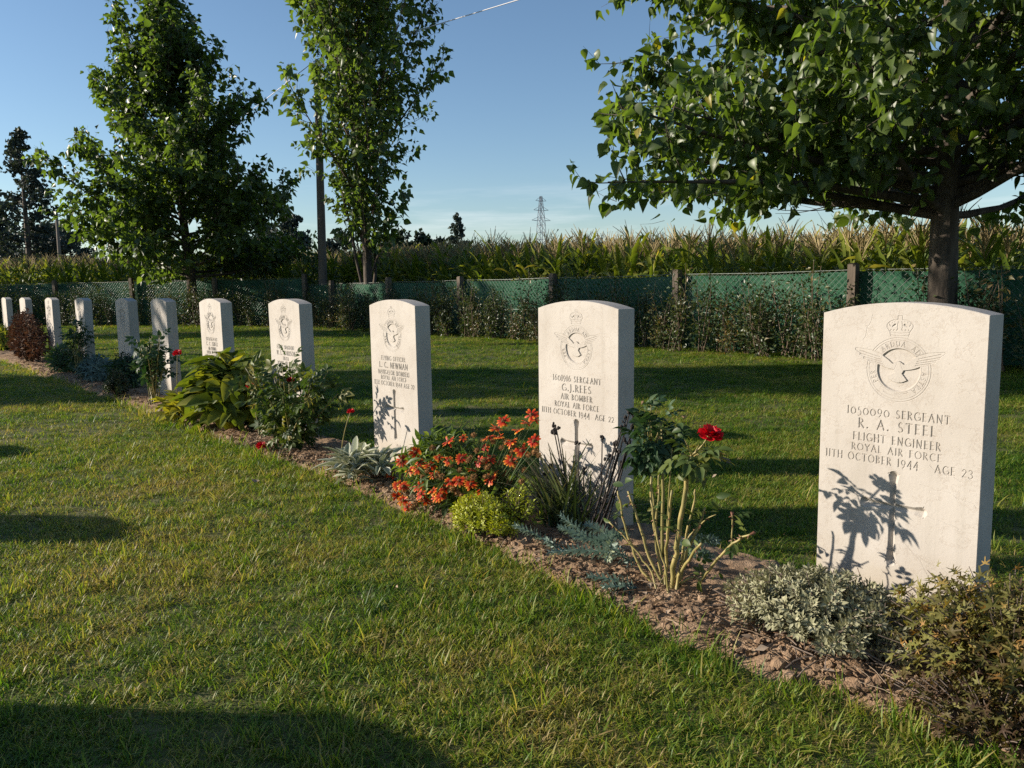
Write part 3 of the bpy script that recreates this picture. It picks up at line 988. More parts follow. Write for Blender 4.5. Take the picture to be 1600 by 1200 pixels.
def carve_badge(cv, cx=0.0, cz=0.657):
    """crowned ring with a spread bird, cut like the photographed badge"""
    ro, ri = 0.0745, 0.0505
    for r, w in ((ro, 0.0022), (ro - 0.0052, 0.0018), (ri + 0.0028, 0.0014)):
        cv.poly(arcp(cx, cz, r, r, 0, 360, 61), max(w, cv.res * 1.4), 0.9)
    cv.arc_text('ARDUA', cx, cz, 0.0550, 0.0110, 104)
    cv.arc_text('AD', cx, cz, 0.0550, 0.0110, 49)
    cv.arc_text('PER', cx, cz, 0.0550, 0.0110, 199)
    cv.arc_text('ASTRA', cx, cz, 0.0550, 0.0110, -28)
    cv.poly(arcp(cx, cz, 0.062, 0.062, 238, 262, 7), 0.002)
    cv.poly(arcp(cx, cz, 0.057, 0.057, 268, 296, 7), 0.002)
    # sunk disc
    X, Z = np.meshgrid(cv.x, cv.z)
    rr = np.hypot(X - cx, Z - cz)
    bowl = np.clip((ri - rr) / 0.0025, 0, 1) * 0.0042
    cv.D = np.maximum(cv.D, bowl)
    wl_ = [(-0.004, 0.016), (-0.014, 0.014), (-0.026, 0.024), (-0.045, 0.036), (-0.066, 0.043), (-0.104, 0.047), (-0.105, 0.043), (-0.093, 0.035), (-0.094, 0.031), (-0.083, 0.027), (-0.084, 0.023), (-0.072, 0.020), (-0.066, 0.014), (-0.052, 0.012), (-0.036, 0.005), (-0.024, 0.002), (-0.010, 0.000)]
    wing_l = [(cx + x, cz + z) for x, z in wl_]
    wing_r = [(cx - x * 0.98, cz + z - 0.001) for x, z in wl_]
    body = [(cx + x, cz + z) for x, z in [(-0.012, 0.016), (-0.006, 0.021), (0.002, 0.020), (0.010, 0.015), (0.014, 0.004), (0.009, -0.006), (0.006, -0.010), (-0.006, -0.010), (-0.010, -0.004), (-0.014, 0.004)]]
    tail = [(cx + x, cz + z) for x, z in [(-0.007, -0.007), (-0.027, -0.017), (-0.025, -0.022), (-0.015, -0.027), (-0.003, -0.030), (0.008, -0.029), (0.020, -0.023), (0.007, -0.007)]]
    for pg in (wing_l, wing_r, body, tail):
        sj, si, c = cv.inside(pg)
        h = cv.D[sj, si]
        h[c] = 0.0006
        cv.D[sj, si] = h
    gw = max(0.0021, cv.res * 1.5)
    for sgn, pg in ((-1, wing_l), (1, wing_r)):
        cv.poly(pg + [pg[0]], gw, 1.2)
        for (x0, z0, x1, z1) in [(-0.094, 0.041, -0.045, 0.028), (-0.093, 0.034, -0.042, 0.022), (-0.083, 0.026, -0.04, 0.017), (-0.071, 0.019, -0.038, 0.012)]:
            cv.seg((cx + sgn * -x0 * 1.0, cz + z0) if sgn > 0 else (cx + x0, cz + z0), (cx + sgn * -x1, cz + z1) if sgn > 0 else (cx + x1, cz + z1), gw * 1.2, None, 1.7)
        for k in range(5):
            x = 0.014 + 0.0065 * k
            cv.seg((cx + sgn * x, cz + 0.002 + 0.001 * k), (cx + sgn * (x - 0.003), cz + 0.010 + 0.001 * k), gw * 0.9, None, 0.9)
    for k in range(6):
        a = math.radians(-142 + 21 * k)
        cv.seg((cx + 0.016 * math.cos(a), cz - 0.004 + 0.014 * math.sin(a)), (cx + 0.028 * math.cos(a), cz - 0.004 + 0.025 * math.sin(a)), gw, None, 0.9)
    cv.seg((cx - 0.009, cz + 0.017), (cx - 0.013, cz + 0.013), gw)
    # crown
    k = cz + ro
    out = [(-0.021, 0.004), (-0.023, 0.014)] + [(-0.030, 0.024), (-0.030, 0.030), (-0.024, 0.037), (-0.014, 0.041), (-0.005, 0.042), (-0.005, 0.051), (0.005, 0.051), (0.005, 0.042), (0.014, 0.041), (0.024, 0.037), (0.030, 0.030), (0.030, 0.024), (0.023, 0.014), (0.021, 0.004)]
    cv.poly([(cx + x, k + z) for x, z in out], gw * 1.1, 1.0)
    cv.poly([(cx - 0.0225, k + 0.0125), (cx, k + 0.0105), (cx + 0.0225, k + 0.0125)], gw, 0.9)
    cv.poly([(cx - 0.021, k + 0.006), (cx, k + 0.004), (cx + 0.021, k + 0.006)], gw, 0.9)
    for sgn in (-1, 1):
        cv.poly([(cx + sgn * x, k + z) for x, z in [(0.004, 0.038), (0.006, 0.026), (0.004, 0.018)]], gw, 1)
        cv.seg((cx + sgn * 0.011, k + 0.030), (cx + sgn * 0.017, k + 0.026), 0.0065, 0.004, 1.0)
        cv.seg((cx + sgn * 0.024, k + 0.030), (cx + sgn * 0.021, k + 0.026), 0.003, 0.002, 1.0)
        for q in range(3):
            cv.seg((cx + sgn * (0.006 + 0.007 * q), k + 0.0185), (cx + sgn * (0.008 + 0.007 * q), k + 0.0165), 0.003, 0.002, 1)
            cv.seg((cx + sgn * (0.010 + 0.007 * q), k + 0.0385 - 0.002 * q), (cx + sgn * (0.013 + 0.0055 * q), k + 0.0372 - 0.003 * q), 0.0018, None, 0.8)


def carve_oval_badge(cv, cx=0.0, cz=0.655):
    """a taller regimental badge, seen only as an oval with upright strokes"""
    cv.poly(arcp(cx, cz, 0.062, 0.085, 0, 360, 41), 0.004, 1.2)
    for s in (-1, 1):
        cv.poly([(cx + s * 0.012, cz + 0.085), (cx + s * 0.04, cz + 0.06), (cx + s * 0.028, cz), (cx + s * 0.036, cz - 0.06)], 0.007, 1.2)
        cv.seg((cx + s * 0.018, cz + 0.03), (cx + s * 0.018, cz - 0.07), 0.006, 0.004, 1.2)
        cv.seg((cx + s * 0.05, cz + 0.02), (cx + s * 0.045, cz - 0.03), 0.006, 0.004, 1.2)
    cv.seg((cx, cz + 0.045), (cx, cz - 0.08), 0.007, 0.005, 1.2)


def carve_cross(cv, cx=0.0, top=0.41, bot=0.194, arm=0.331, hw=0.072):
    w = 0.0165
    sl = 1.15
    for (a, b) in (((cx, arm), (cx, top - w * 0.3)), ((cx, arm), (cx, bot + w * 0.3)), ((cx, arm), (cx - hw + w * 0.3, arm)), ((cx, arm), (cx + hw - w * 0.3, arm))):
        n = 8
        for k in range(n):
            t0, t1 = k / n, (k + 1) / n
            f = lambda t: w * (1 + 0.55 * max(0, t - 0.72) / 0.28)
            p = lambda t: (a[0] + (b[0] - a[0]) * t, a[1] + (b[1] - a[1]) * t)
            cv.seg(p(t0), p(t1), f(t0), f(t1), sl)
    # square the flared ends
    for (x, z, dx, dz) in ((cx, top, 0.013, 0), (cx, bot, 0.013, 0), (cx - hw, arm, 0, 0.013), (cx + hw, arm, 0, 0.013)):
        cv.seg((x - dx, z - dz), (x + dx, z + dz), 0.004, None, 1.0)


def build_stone(label, loc, yaw, cv, parts, group, lean=0.0):
    root = None
    W, T = ST_W / 2, ST_T
    c = 0.0015
    z0 = -0.1
    # outline (front view), anticlockwise from bottom left
    n = 14
    Rad = (W * W + (ST_AP - ST_SH) ** 2) / (2 * (ST_AP - ST_SH))
    def outline(ins):
        w = W - ins
        xs = np.linspace(w, -w, n)
        zs = (ST_AP - Rad - 0) + np.sqrt(Rad * Rad - xs * xs) - ins
        return np.concatenate([[[-w, z0], [w, z0]], np.stack([xs, zs], -1)])
    O0, O1 = outline(c), outline(0)
    m = len(O0)
    rings = [(O0, 0), (O1, c), (O1, T - c), (O0, T)]
    V = np.concatenate([np.stack([o[:, 0], np.full(m, y), o[:, 1]], -1) for o, y in rings])
    F = []
    for r in range(3):
        for k in range(m):
            k2 = (k + 1) % m
            F.append([r * m + k, r * m + k2, (r + 1) * m + k2, (r + 1) * m + k])
    body = MB()
    body.add(V, [np.array(F), np.array([list(range(3 * m, 4 * m))])])
    # arched cap of the front face above the carved grid
    zs = cv.z1
    top = O0[2:]
    capp = np.concatenate([[[-(W - c), zs], [W - c, zs]], top])
    capp = np.stack([capp[:, 0], np.zeros(len(capp)), capp[:, 1]], -1)
    body.add(capp, np.array([list(range(len(capp)))]))
    bins = {None: body}
    for nm in parts:
        bins[nm] = MB()
    N = cv.N
    span = {}
    for nm, (a, b) in parts.items():                      # columns of the face that the carving takes up
        rows = (cv.z >= a) & (cv.z < b)
        hit = np.where(cv.D[rows].max(0) > 1e-6)[0] if rows.any() else []
        if len(hit):
            span[nm] = (hit.min() // N, min(hit.max() // N, cv.nx - 1))
    for bj in range(cv.nz):
        for bi in range(cv.nx):
            d = cv.D[bj * N:bj * N + N + 1, bi * N:bi * N + N + 1]
            xs = cv.x[bi * N:bi * N + N + 1]
            zz = cv.z[bj * N:bj * N + N + 1]
            zm, xm = (zz[0] + zz[-1]) / 2, (xs[0] + xs[-1]) / 2
            tgt = body
            for nm, (a, b) in parts.items():
                if a <= zm < b and nm in span and span[nm][0] <= bi <= span[nm][1]:
                    tgt = bins[nm]
            if d.max() < 1e-6:
                tgt.add([(xs[0], 0, zz[0]), (xs[-1], 0, zz[0]), (xs[-1], 0, zz[-1]), (xs[0], 0, zz[-1])], np.array([[0, 1, 2, 3]]))
            else:
                Xg, Zg = np.meshgrid(xs, zz)
                v, f = grid_mesh(Xg, d, Zg)
                tgt.add(v, f)
    root = body.build('headstone', M['stone'])
    root.location = (loc[0], loc[1], -STONE_SINK)
    root.rotation_euler = (lean, 0, yaw)
    tag(root, label, 'headstone', group)
    for nm in parts:
        if bins[nm].n:
            v = np.concatenate(bins[nm].V)                # weld the blocks into one sheet
            q, first, inv = np.unique(np.round(v * 1e5).astype(np.int64), axis=0, return_index=True, return_inverse=True)
            inv = inv.ravel()
            link(nm, mk_mesh(nm, v[first], [inv[np.concatenate(bins[nm].F)]], M['stone']), root)
    return root


STONE_A = [0, 1.0702, 2.2216, 3.3233, 4.4427, 5.5251, 6.5319, 8.0739, 9.5234, 11.1099, 12.5838]
PARTS = {'carved_badge': (0.575, 0.80), 'carved_inscription': (0.42, 0.575), 'carved_cross': (0.185, 0.42), 'carved_epitaph': (0.14, 0.185)}
INS = [
    [('1050090 SERGEANT', 0.543, 0.0185, 0.240), ('R. A. STEEL', 0.511, 0.0225, 0.182), ('FLIGHT ENGINEER', 0.480, 0.0185, 0.206), ('ROYAL AIR FORCE', 0.455, 0.0165, 0.212), ('11TH OCTOBER 1944   AGE 23', 0.429, 0.0180, 0.346)],
    [('1601916 SERGEANT', 0.541, 0.0185, 0.230), ('G.J.REES', 0.508, 0.0225, 0.140), ('AIR BOMBER', 0.479, 0.0185, 0.150), ('ROYAL AIR FORCE', 0.452, 0.0175, 0.212), ('11TH OCTOBER 1944  AGE 22', 0.424, 0.0180, 0.345)],
    [('FLYING OFFICER', 0.543, 0.0185, 0.200), ('L. C. NEWMAN', 0.510, 0.0235, 0.235), ('NAVIGATOR (BOMBER)', 0.480, 0.0185, 0.260), ('ROYAL AIR FORCE', 0.456, 0.0175, 0.212), ('11TH OCTOBER 1944 AGE 22', 0.430, 0.0180, 0.335)],
    [('FLIGHT SERGEANT', 0.541, 0.0185, 0.215), ('W. L. MORRISON', 0.508, 0.0225, 0.225), ('PILOT', 0.479, 0.0185, 0.07), ('ROYAL AIR FORCE', 0.454, 0.0175, 0.212), ('11TH OCTOBER 1944', 0.428, 0.0180, 0.25)],
    [('SERGEANT', 0.541, 0.0185, 0.2), ('C. C. ISBELL', 0.508, 0.0225, 0.2), ('AIR GUNNER', 0.479, 0.0185, 0.14), ('ROYAL AIR FORCE', 0.454, 0.0175, 0.2), ('11TH OCTOBER 1944', 0.428, 0.0180, 0.26)],
]
LBL = [
    'cream headstone of R. A. Steel with a rose shadow across its cross',
    'cream headstone of G. J. Rees behind the dark seed heads and red rose',
    'cream headstone of Newman with woolly grey plants at its left foot',
    'cream headstone with a red rose bush climbing over its lower half',
    'cream sunlit headstone behind the big broad leaved clump',
    'shaded grey headstone with a tall oval badge behind the bush with one red rose',
    'shaded grey headstone with a small upright cross, left of the oval badge stone',
    'shaded grey headstone with a thin leggy rose at its left foot',
    'pale headstone half hidden at its foot by the brown dry shrub, nearer of two',
    'pale headstone rising behind the brown dry shrub, farther of two',
    'pale narrow headstone cut by the left edge of the photo',
]
RES = [0.0008, 0.0012, 0.0017, 0.0022, 0.0026, 0.0035, 0.0035, 0.0045, 0.005, 0.006, 0.006]
for k, a in enumerate(STONE_A):
    cv = Carve(RES[k])
    if k == 5:
        carve_oval_badge(cv)
    elif k < 9:
        carve_badge(cv, 0.0)
    if k < 5:
        for (s, base, cap, wd_) in INS[k]:
            cv.text(s, 0.0, base, cap, wd_, 0.22 if k else 0.26, 1.05 if k == 0 else 1.25)
    else:
        for (s, base, cap, wd_) in INS[1]:
            pass
    if k < 8:
        carve_cross(cv)
    if k == 2:
        pass
        for q in range(14):                               # a short worn line, too small to read
            x = 0.005 + 0.0085 * q
            if q != 5:
                cv.seg((x, 0.160), (x + 0.001 * (q % 3 - 1), 0.170), 0.0026, None, 1.0)
                cv.seg((x, 0.165), (x + 0.004, 0.165 + 0.004 * (q % 2)), 0.002, None, 1.0)
    if k == 0:
        r2 = random.Random(4)
        for (x, z, dx, dz, n_) in [(-0.062, 0.792, -0.003, -0.010, 7), (0.19, 0.305, -0.013, 0.003, 12), (0.188, 0.165, -0.014, 0.006, 13), (0.15, 0.215, 0.010, -0.009, 5), (0.06, 0.395, 0.014, -0.004, 8), (0.03, 0.25, 0.008, -0.006, 8), (0.08, 0.445, 0.012, -0.003, 7)]:
            p = (x, z)
            for s in range(n_):
                q = (p[0] + dx * r2.uniform(0.4, 1.4) + r2.uniform(-.003, .003), p[1] + dz * r2.uniform(0.3, 1.5) + r2.uniform(-.004, .004))
                if abs(q[0]) < 0.187 and q[1] < 0.783:
                    cv.seg(p, q, 0.0015, 0.0019, 0.8)
                p = q
        for s in range(70):
            x, z = r2.uniform(-0.18, 0.18), r2.uniform(0.1, 0.78)
            cv.seg((x, z), (x + r2.uniform(0, .004), z + r2.uniform(-.002, .002)), r2.uniform(0.0014, 0.0028), None, 0.5)
    loc = site(a - ST_W / 2, 0)
    build_stone(LBL[k], loc, YAW + rng.normal(0, 0.006), cv, PARTS, 'headstones in the planted row', rng.normal(0, 0.004))
# the next row: out of the picture on the left, its shadows reach across the lawn
for k in range(5):
    tip = np.array([-0.16, 1.285, 0]) + RV * (1.85 * k)
    L = (ST_AP - STONE_SINK) / math.tan(SUN_EL)
    foot = tip - SUN_D * L - RV * 0.19
    cv = Carve(0.006)
    carve_cross(cv)
    cvp = {'carved_cross': (0.185, 0.42)}
    build_stone(['headstone beyond the left edge that casts the shadow along the bottom of the lawn', 'headstone beyond the left edge that casts the round tipped shadow on the mid lawn', 'headstone beyond the left edge that casts the small farther shadow on the lawn', 'headstone beyond the left edge, fourth of the facing row', 'headstone beyond the left edge, fifth and farthest of the facing row'][k], foot + RV * 0.19, YAW, cv, cvp, 'headstones of the facing row')

# ------------------------------------------------------------------ fence
def fence(name, label, p0, dirv, nrm_in, length, first, step, h):
    """posts, green shade net and chain link between p0 and p0 + dirv * length"""
    root = thing(name, label, 'fence', p0)
    ss = [first + step * k for k in range(int((length - first) / step) + 1)]
    for s in ss:
        b = MB()
        hh = h + 0.07 + rng.uniform(-0.02, 0.03)
        R = np.stack([dirv, nrm_in, UP], 1)
        b.box(dirv * s + nrm_in * 0.06 + UP * (hh / 2 - 0.05), (0.085, 0.085, hh + 0.1), R)
        b.box(dirv * s + nrm_in * 0.06 + UP * (hh + 0.006), (0.065, 0.065, 0.012), R)
        b.build('post', M['post'], root)
    edges = [0.0] + ss + [length]
    for a, b_ in zip(edges[:-1], edges[1:]):
        if b_ - a < 0.05:
            continue
        u = np.linspace(a + 0.002, b_ - 0.002, max(3, int((b_ - a) / 0.09)))
        w = np.linspace(0.0, h, 12)
        U, W = np.meshgrid(u, w)
        off = 0.035 * (fbm(U * 1.9 + 7, W * 2.6, 3, 77) - 0.45) + 0.02 * np.sin((U - a) / (b_ - a) * math.pi)
        sag = -0.02 * np.sin((U - a) / (b_ - a) * math.pi) * (W / h)
        P = dirv * U[..., None] - nrm_in * (0.02 + off[..., None]) + UP * (W + sag)[..., None]
        v, f = grid_mesh(P[..., 0], P[..., 1], P[..., 2])
        link('shade_net', mk_mesh('shade_net', v, f, M['net'], fbm(U * 2.2, W * 3, 3, 5).ravel() * 1.0, True), root)
        m = MB()
        for zz in (h + 0.015, h * 0.5):
            m.tube([dirv * a + UP * zz + nrm_in * 0.012, dirv * (a + b_) / 2 + UP * (zz - 0.012) + nrm_in * 0.012, dirv * b_ + UP * zz + nrm_in * 0.012], 0.0022, 3, caps=False)
        st = 0.075
        hh = h + 0.015
        k = a - hh
        while k < b_:
            for sg in (1, -1):
                s0, z0, s1, z1 = (k, 0.0, k + hh, hh) if sg > 0 else (k, hh, k + hh, 0.0)
                if s0 < a:
                    t = (a - s0) / (s1 - s0); s0, z0 = a, z0 + (z1 - z0) * t
                if s1 > b_:
                    t = (b_ - s0) / (s1 - s0); s1, z1 = b_, z0 + (z1 - z0) * t
                if s1 - s0 > 0.01:
                    m.tube([dirv * s0 + UP * z0 + nrm_in * (0.010 + 0.003 * sg), dirv * s1 + UP * z1 + nrm_in * (0.010 + 0.003 * sg)], 0.0016, 3, caps=False)
            k += st
        m.build('wire_mesh', M['wire'], root, kind='stuff')
    return root


fence('garden_fence', 'low fence of chain link and green net running along behind the headstones', site(-4.0, FENCE_D), RV, -BV, 20.4, 0.35, 2.28, 0.90)
fence('garden_fence', 'low green net fence closing the far end behind the round left poplar', CORNER, END_DIR, -END_N, 23.0, 0.05, 2.4, 1.04)


# ------------------------------------------------------------------ hedge plants grown up against the net
def shrub_mesh(h, r, nst, nleaf, ls, seed_tint):
    st = MB()
    pos, tip, nr = [], [], []
    for k in range(nst):
        a = rng.uniform(0, 2 * math.pi)
        hh = h * rng.uniform(0.55, 1.05)
        p0 = np.array([rng.normal(0, 0.04), rng.normal(0, 0.03), -0.02])
        p2 = np.array([math.cos(a) * r * rng.uniform(0.2, 1), math.sin(a) * r * 0.5 * rng.uniform(0.2, 1), hh])
        p1 = (p0 + p2) / 2 + rng.normal(0, 0.05, 3)
        t = np.linspace(0, 1, 6)[:, None]
        P = (1 - t) ** 2 * p0 + 2 * t * (1 - t) * p1 + t * t * p2
        st.tube(P, np.linspace(0.007, 0.0025, 6), 4)
        nb = nleaf // nst
        u = rng.uniform(0.12, 1.0, nb)
        base = (1 - u[:, None]) ** 2 * p0 + 2 * (u * (1 - u))[:, None] * p1 + (u * u)[:, None] * p2
        off = rdir(nb) * rng.uniform(0.02, 0.16, (nb, 1)) * np.array([1, 0.7, 0.7])
        pos.append(base + off)
        tip.append(norm(off + rng.normal(0, 0.05, (nb, 3)) + np.array([0, 0, 0.02])))
        nr.append(rdir(nb) + np.array([0, 0, 0.6]))
    pos, tip, nr = np.concatenate(pos), np.concatenate(tip), np.concatenate(nr)
    pos[:, 2] = np.abs(pos[:, 2])
    n = len(pos)
    V, F, T = leaf_cloud(SH_OVAL_LO, pos, tip, nr, rng.uniform(0.6, 1.25, n) * ls, np.clip(rng.normal(seed_tint, 0.2, n), 0, 1))
    return st.mesh('stem', M['twig']), mk_mesh('foliage', V, F, M['hedge'], T, True)


HK = [shrub_mesh(h, r, ns, nl, ls, tt) for h, r, ns, nl, ls, tt in [(0.95, 0.34, 8, 760, 0.05, 0.45), (0.8, 0.30, 7, 560, 0.045, 0.4), (1.0, 0.30, 7, 520, 0.05, 0.55), (0.6, 0.26, 6, 380, 0.045, 0.75), (0.85, 0.38, 9, 900, 0.042, 0.3), (1.02, 0.18, 3, 130, 0.06, 0.85)]]

def hedge_plant(p, rz, k, s, label):
    r = thing('hedge_shrub', label, 'shrub', p, rz, 'thin hedge shrubs along the green net')
    r.scale = (s, s, s)
    link('stem', HK[k][0], r)
    link('foliage', HK[k][1], r, 'stuff')


LK = ['bushy dark shrub', 'thin shrub', 'tall open shrub', 'small yellowing shrub', 'dense low shrub', 'sparse large leaved shrub']
HEDGE = []
for a in np.arange(0.3, 15.6, 0.21):
    a = a + rng.uniform(-0.1, 0.1)
    k = int(rng.integers(0, 5)) if not (1.4 < a < 1.75) else 5
    p = site(a, FENCE_D - 0.30 - rng.uniform(0, 0.22))
    u = (p - CAMP)
    px = 800 + CAM_F * (u @ rt) / (u @ fw)
    w = 'right of the largest trunk' if px > 1490 else 'above the Steel headstone' if px > 1270 else 'between Rees and Steel headstones' if px > 985 else 'behind the Rees headstone' if px > 830 else 'between Newman and Rees headstones' if px > 665 else 'near the leaning poplar' if px > 560 else 'beside the wooden pole'
    HEDGE.append((p, YAW + math.pi * rng.integers(0, 2) + rng.normal(0, 0.25), k, rng.uniform(0.8, 1.08), LK[k], w))
for s in np.arange(0.4, 19, 0.36):
    k = int(rng.choice([0, 1, 2, 4, 4]))
    p = CORNER + END_DIR * s - END_N * (0.35 + rng.uniform(0, 0.25))
    w = 'right of the round poplar' if s < 3.6 else 'left of the round poplar'
    HEDGE.append((p, math.atan2(END_DIR[1], END_DIR[0]) + rng.normal(0, 0.3), k, rng.uniform(0.95, 1.3), LK[k], w))
ORD = ['first', 'second', 'third', 'fourth', 'fifth', 'sixth', 'seventh', 'eighth', 'ninth', 'tenth', 'eleventh', 'twelfth', 'thirteenth', 'fourteenth', 'fifteenth', 'sixteenth', 'seventeenth', 'eighteenth', 'nineteenth', 'twentieth']
for i_, (p, rz, k, s, l, w) in enumerate(HEDGE):
    same = [j_ for j_, h in enumerate(HEDGE) if h[4] == l and h[5] == w]
    lab = l + ' ' + w if len(same) == 1 else l + ' ' + w + ', ' + ORD[min(19, same.index(i_))] + ' from the right'
    hedge_plant(p, rz, k, s, lab)


# ------------------------------------------------------------------ trees
def poly_len_dir(p0, d0, L, n, up, jit):
    """a branch that bends by 'up' towards the sky"""
    P = [np.asarray(p0, float)]
    d = norm(d0)
    for k in range(n - 1):
        d = norm(d + np.array([0, 0, up / (n - 1)]) + rng.normal(0, jit, 3))
        P.append(P[-1] + d * L / (n - 1))
    return np.array(P)


def along(P, t):
    x = np.clip(t, 0, 0.9999) * (len(P) - 1)
    i = x.astype(int)
    f = (x - i)[:, None]
    return P[i] * (1 - f) + P[i + 1] * f, norm(P[i + 1] - P[i])


def make_tree(name, label, base, H, r0, h0, nprim, len_fn, elev_fn, up, ls, nleaf, shape, limit, lean=(0, 0), trunkbend=0.1, hang=0.8, mat='poplar', group=None, sec_k=0.36, cat='tree', first_az=None, small=False, tip_up=0.5, forks=(), hpow=1.0, zmin=None):
    root = thing(name, label, cat, base, 0, group)
    n = 12
    t = np.linspace(0, 1, n)
    wob = np.cumsum(rng.normal(0, trunkbend / n, (n, 2)), 0)
    wob -= wob[0]
    TP = np.stack([lean[0] * t ** 1.3 * H + wob[:, 0], lean[1] * t ** 1.3 * H + wob[:, 1], t * H * 0.95 - 0.06], 1)
    rad = r0 * (1 - t) ** 0.8 + 0.012
    rad[0] *= 1.25
    tb = MB()
    tb.tube(TP, rad, 10)
    for (a, d, L, rr) in forks:
        tb.tube(poly_len_dir(np.array(a), np.array(d), L, 8, 0.3, 0.05), np.linspace(rr, 0.012, 8), 8)
    tb.build('trunk', M['bark'], root, True)
    LP, LT = [], []
    twigs_all = []
    for i in range(nprim):
        f = (i + rng.uniform(0, 0.8)) / nprim
        f = f ** hpow
        h = h0 + (H * 0.93 - h0) * f
        az = (i * 2.39996 + rng.normal(0, 0.25)) if first_az is None or i >= len(first_az) else first_az[i]
        e = math.radians(elev_fn(h) + rng.normal(0, 6))
        L = len_fn(h, az) * rng.uniform(0.82, 1.1)
        p0, _ = along(TP, np.array([(h + 0.06) / (H * 0.95)]))
        P = poly_len_dir(p0[0], (math.cos(az) * math.cos(e), math.sin(az) * math.cos(e), math.sin(e)), L, 9, up, 0.055)
        b = MB()
        rb = max(0.008, r0 * 0.42 * (L / 3.3) * (1 - 0.5 * f))
        b.tube(P, np.linspace(rb, 0.004, 9), 6)
        ns = max(4, int(L / 0.13))
        for q in range(ns):
            tt = 0.15 + 0.85 * (q + rng.uniform(0, 0.9)) / ns
            sp, sd = along(P, np.array([tt]))
            sd = sd[0]
            rd = norm(rng.normal(size=3))
            rd = norm(rd - sd * (rd @ sd))
            an = math.radians(rng.uniform(28, 68))
            sL = (sec_k * L * (1.12 - tt) + 0.22) * rng.uniform(0.6, 1.2)
            S = poly_len_dir(sp[0], sd * math.cos(an) + rd * math.sin(an), sL, 5, tip_up, 0.08)
            if not small and (zmin is None or S[-1, 2] > zmin - 0.06):
                b.tube(S, np.linspace(0.0075, 0.002, 5), 3, caps=False)
            m = max(3, int(sL / 0.034))
            u = rng.uniform(0.1, 1.0, m)
            a_, d_ = along(S, u)
            LP.append(a_)
            LT.append(d_)
            for w in range(int(sL / 0.22)):
                tp, td = along(S, np.array([rng.uniform(0.2, 0.95)]))
                rd2 = norm(rng.normal(size=3))
                T3 = poly_len_dir(tp[0], norm(td[0] + rd2 * 0.9), rng.uniform(0.12, 0.32), 3, tip_up * 0.6, 0.1)
                if not small and (zmin is None or T3[-1, 2] > zmin - 0.06):
                    b.tube(T3, np.linspace(0.003, 0.0012, 3), 3, caps=False)
                u = rng.uniform(0.1, 1.0, 7)
                a_, d_ = along(T3, u)
                LP.append(a_)
                LT.append(d_)
        m = int(L / 0.05)
        u = rng.uniform(0.45, 1.0, m)
        a_, d_ = along(P, u)
        LP.append(a_)
        LT.append(d_)
        b.build('branch', M['twig'] if rb < 0.03 else M['bark'], root, True)
    LP, LT = np.concatenate(LP), np.concatenate(LT)
    if zmin is not None:
        k = LP[:, 2] > zmin + 0.10 * np.sin(LP[:, 0] * 5) + rng.normal(0, 0.05, len(LP))
        LP, LT = LP[k], LT[k]
    if len(LP) > nleaf:
        k = rng.choice(len(LP), nleaf, replace=False)
        LP, LT = LP[k], LT[k]
    n = len(LP)
    out = norm(rdir(n) + LT * 0.6)
    pos = LP + out * ls * rng.uniform(0.3, 0.75, (n, 1)) + np.array([0, 0, -ls * 0.15])
    tip = norm(out * (1 - hang * 0.45) + np.array([0, 0, -hang]) + rng.normal(0, 0.25, (n, 3)))
    nr = norm(rdir(n) + np.array([0, 0, 0.35]) + out * 0.3)
    size = ls * np.clip(rng.normal(1.0, 0.24, n), 0.45, 1.6)
    tint = np.clip(rng.beta(2.2, 2.6, n) * 0.92, 0, 0.9)
    tint[rng.random(n) < 0.006] = 0.99
    emit_leaves(root, name + '_leaf', shape, M[mat], pos, tip, nr, size, tint, limit, 'leaf', 'crown')
    return root


# nearest tree, right
def lenA(h, az):
    k = 1.0 - 0.03 * max(0.0, -math.cos(az)) - 0.12 * max(0.0, -math.sin(az))
    return k * (3.3 if h < 3.4 else max(0.8, 3.3 - 0.5 * (h - 3.4)))


make_tree('poplar_tree', 'large broad poplar with spreading low branches and a thick dark trunk behind the Steel headstone', at_y(1472, 470, 7.4) * np.array([1, 1, 0]), 7.6, 0.122, 1.36, 84,
          lenA, lambda h: 9 + 9.5 * (h - 1.36), 0.10, 0.092, 47000, SH_POPLAR, 300, (0.0, 0.0), 0.10, 0.75, sec_k=0.30, first_az=[3.0, 0.6, 3.9, 2.35, 4.9, 1.5, 3.4, 5.6, 2.8, 0.2], tip_up=0.35, hpow=1.45, zmin=1.52)
# round tree, left
p2 = at_y(305, 507, 19.0)
make_tree('poplar_tree', 'round bushy poplar at the far end, left of the wooden pole', (p2[0], p2[1], 0), 8.0, 0.11, 1.1, 78,
          lambda h, az: (2.75 + (0.3 if math.cos(az) < 0 else 0)) * rng.uniform(0.85, 1.1) if h < 2.8 else max(0.75, 2.75 - 0.50 * (h - 2.8)) * rng.uniform(0.75, 1.25), lambda h: 4 + 12.5 * (h - 0.95) if h < 6 else 66, 0.5, 0.125, 27000, SH_POPLAR_LO, 300, (-0.055, 0), 0.3, 0.6, sec_k=0.34, tip_up=0.9, hpow=1.2, zmin=1.2)
# tall vase shaped tree, middle
p3 = at_y(578, 500, 16.6)
make_tree('poplar_tree', 'tall leaning poplar with a narrow forked foot, right of the wooden pole', (p3[0], p3[1], 0), 9.4, 0.085, 0.85, 56,
          lambda h, az: 2.0 if h < 2.3 else (3.0 if h < 5 else max(1.2, 3.3 - 0.4 * (h - 5))), lambda h: 66 if h < 2.5 else 58, 0.30, 0.12, 16000, SH_POPLAR_LO, 300, (-0.06, 0), 0.25, 0.65, sec_k=0.26, tip_up=0.6,
          forks=[((0.05, 0.03, 0.1), (0.15, 0.1, 1), 2.3, 0.05), ((-0.03, 0.0, 0.3), (-0.2, 0.05, 1), 2.6, 0.04)])
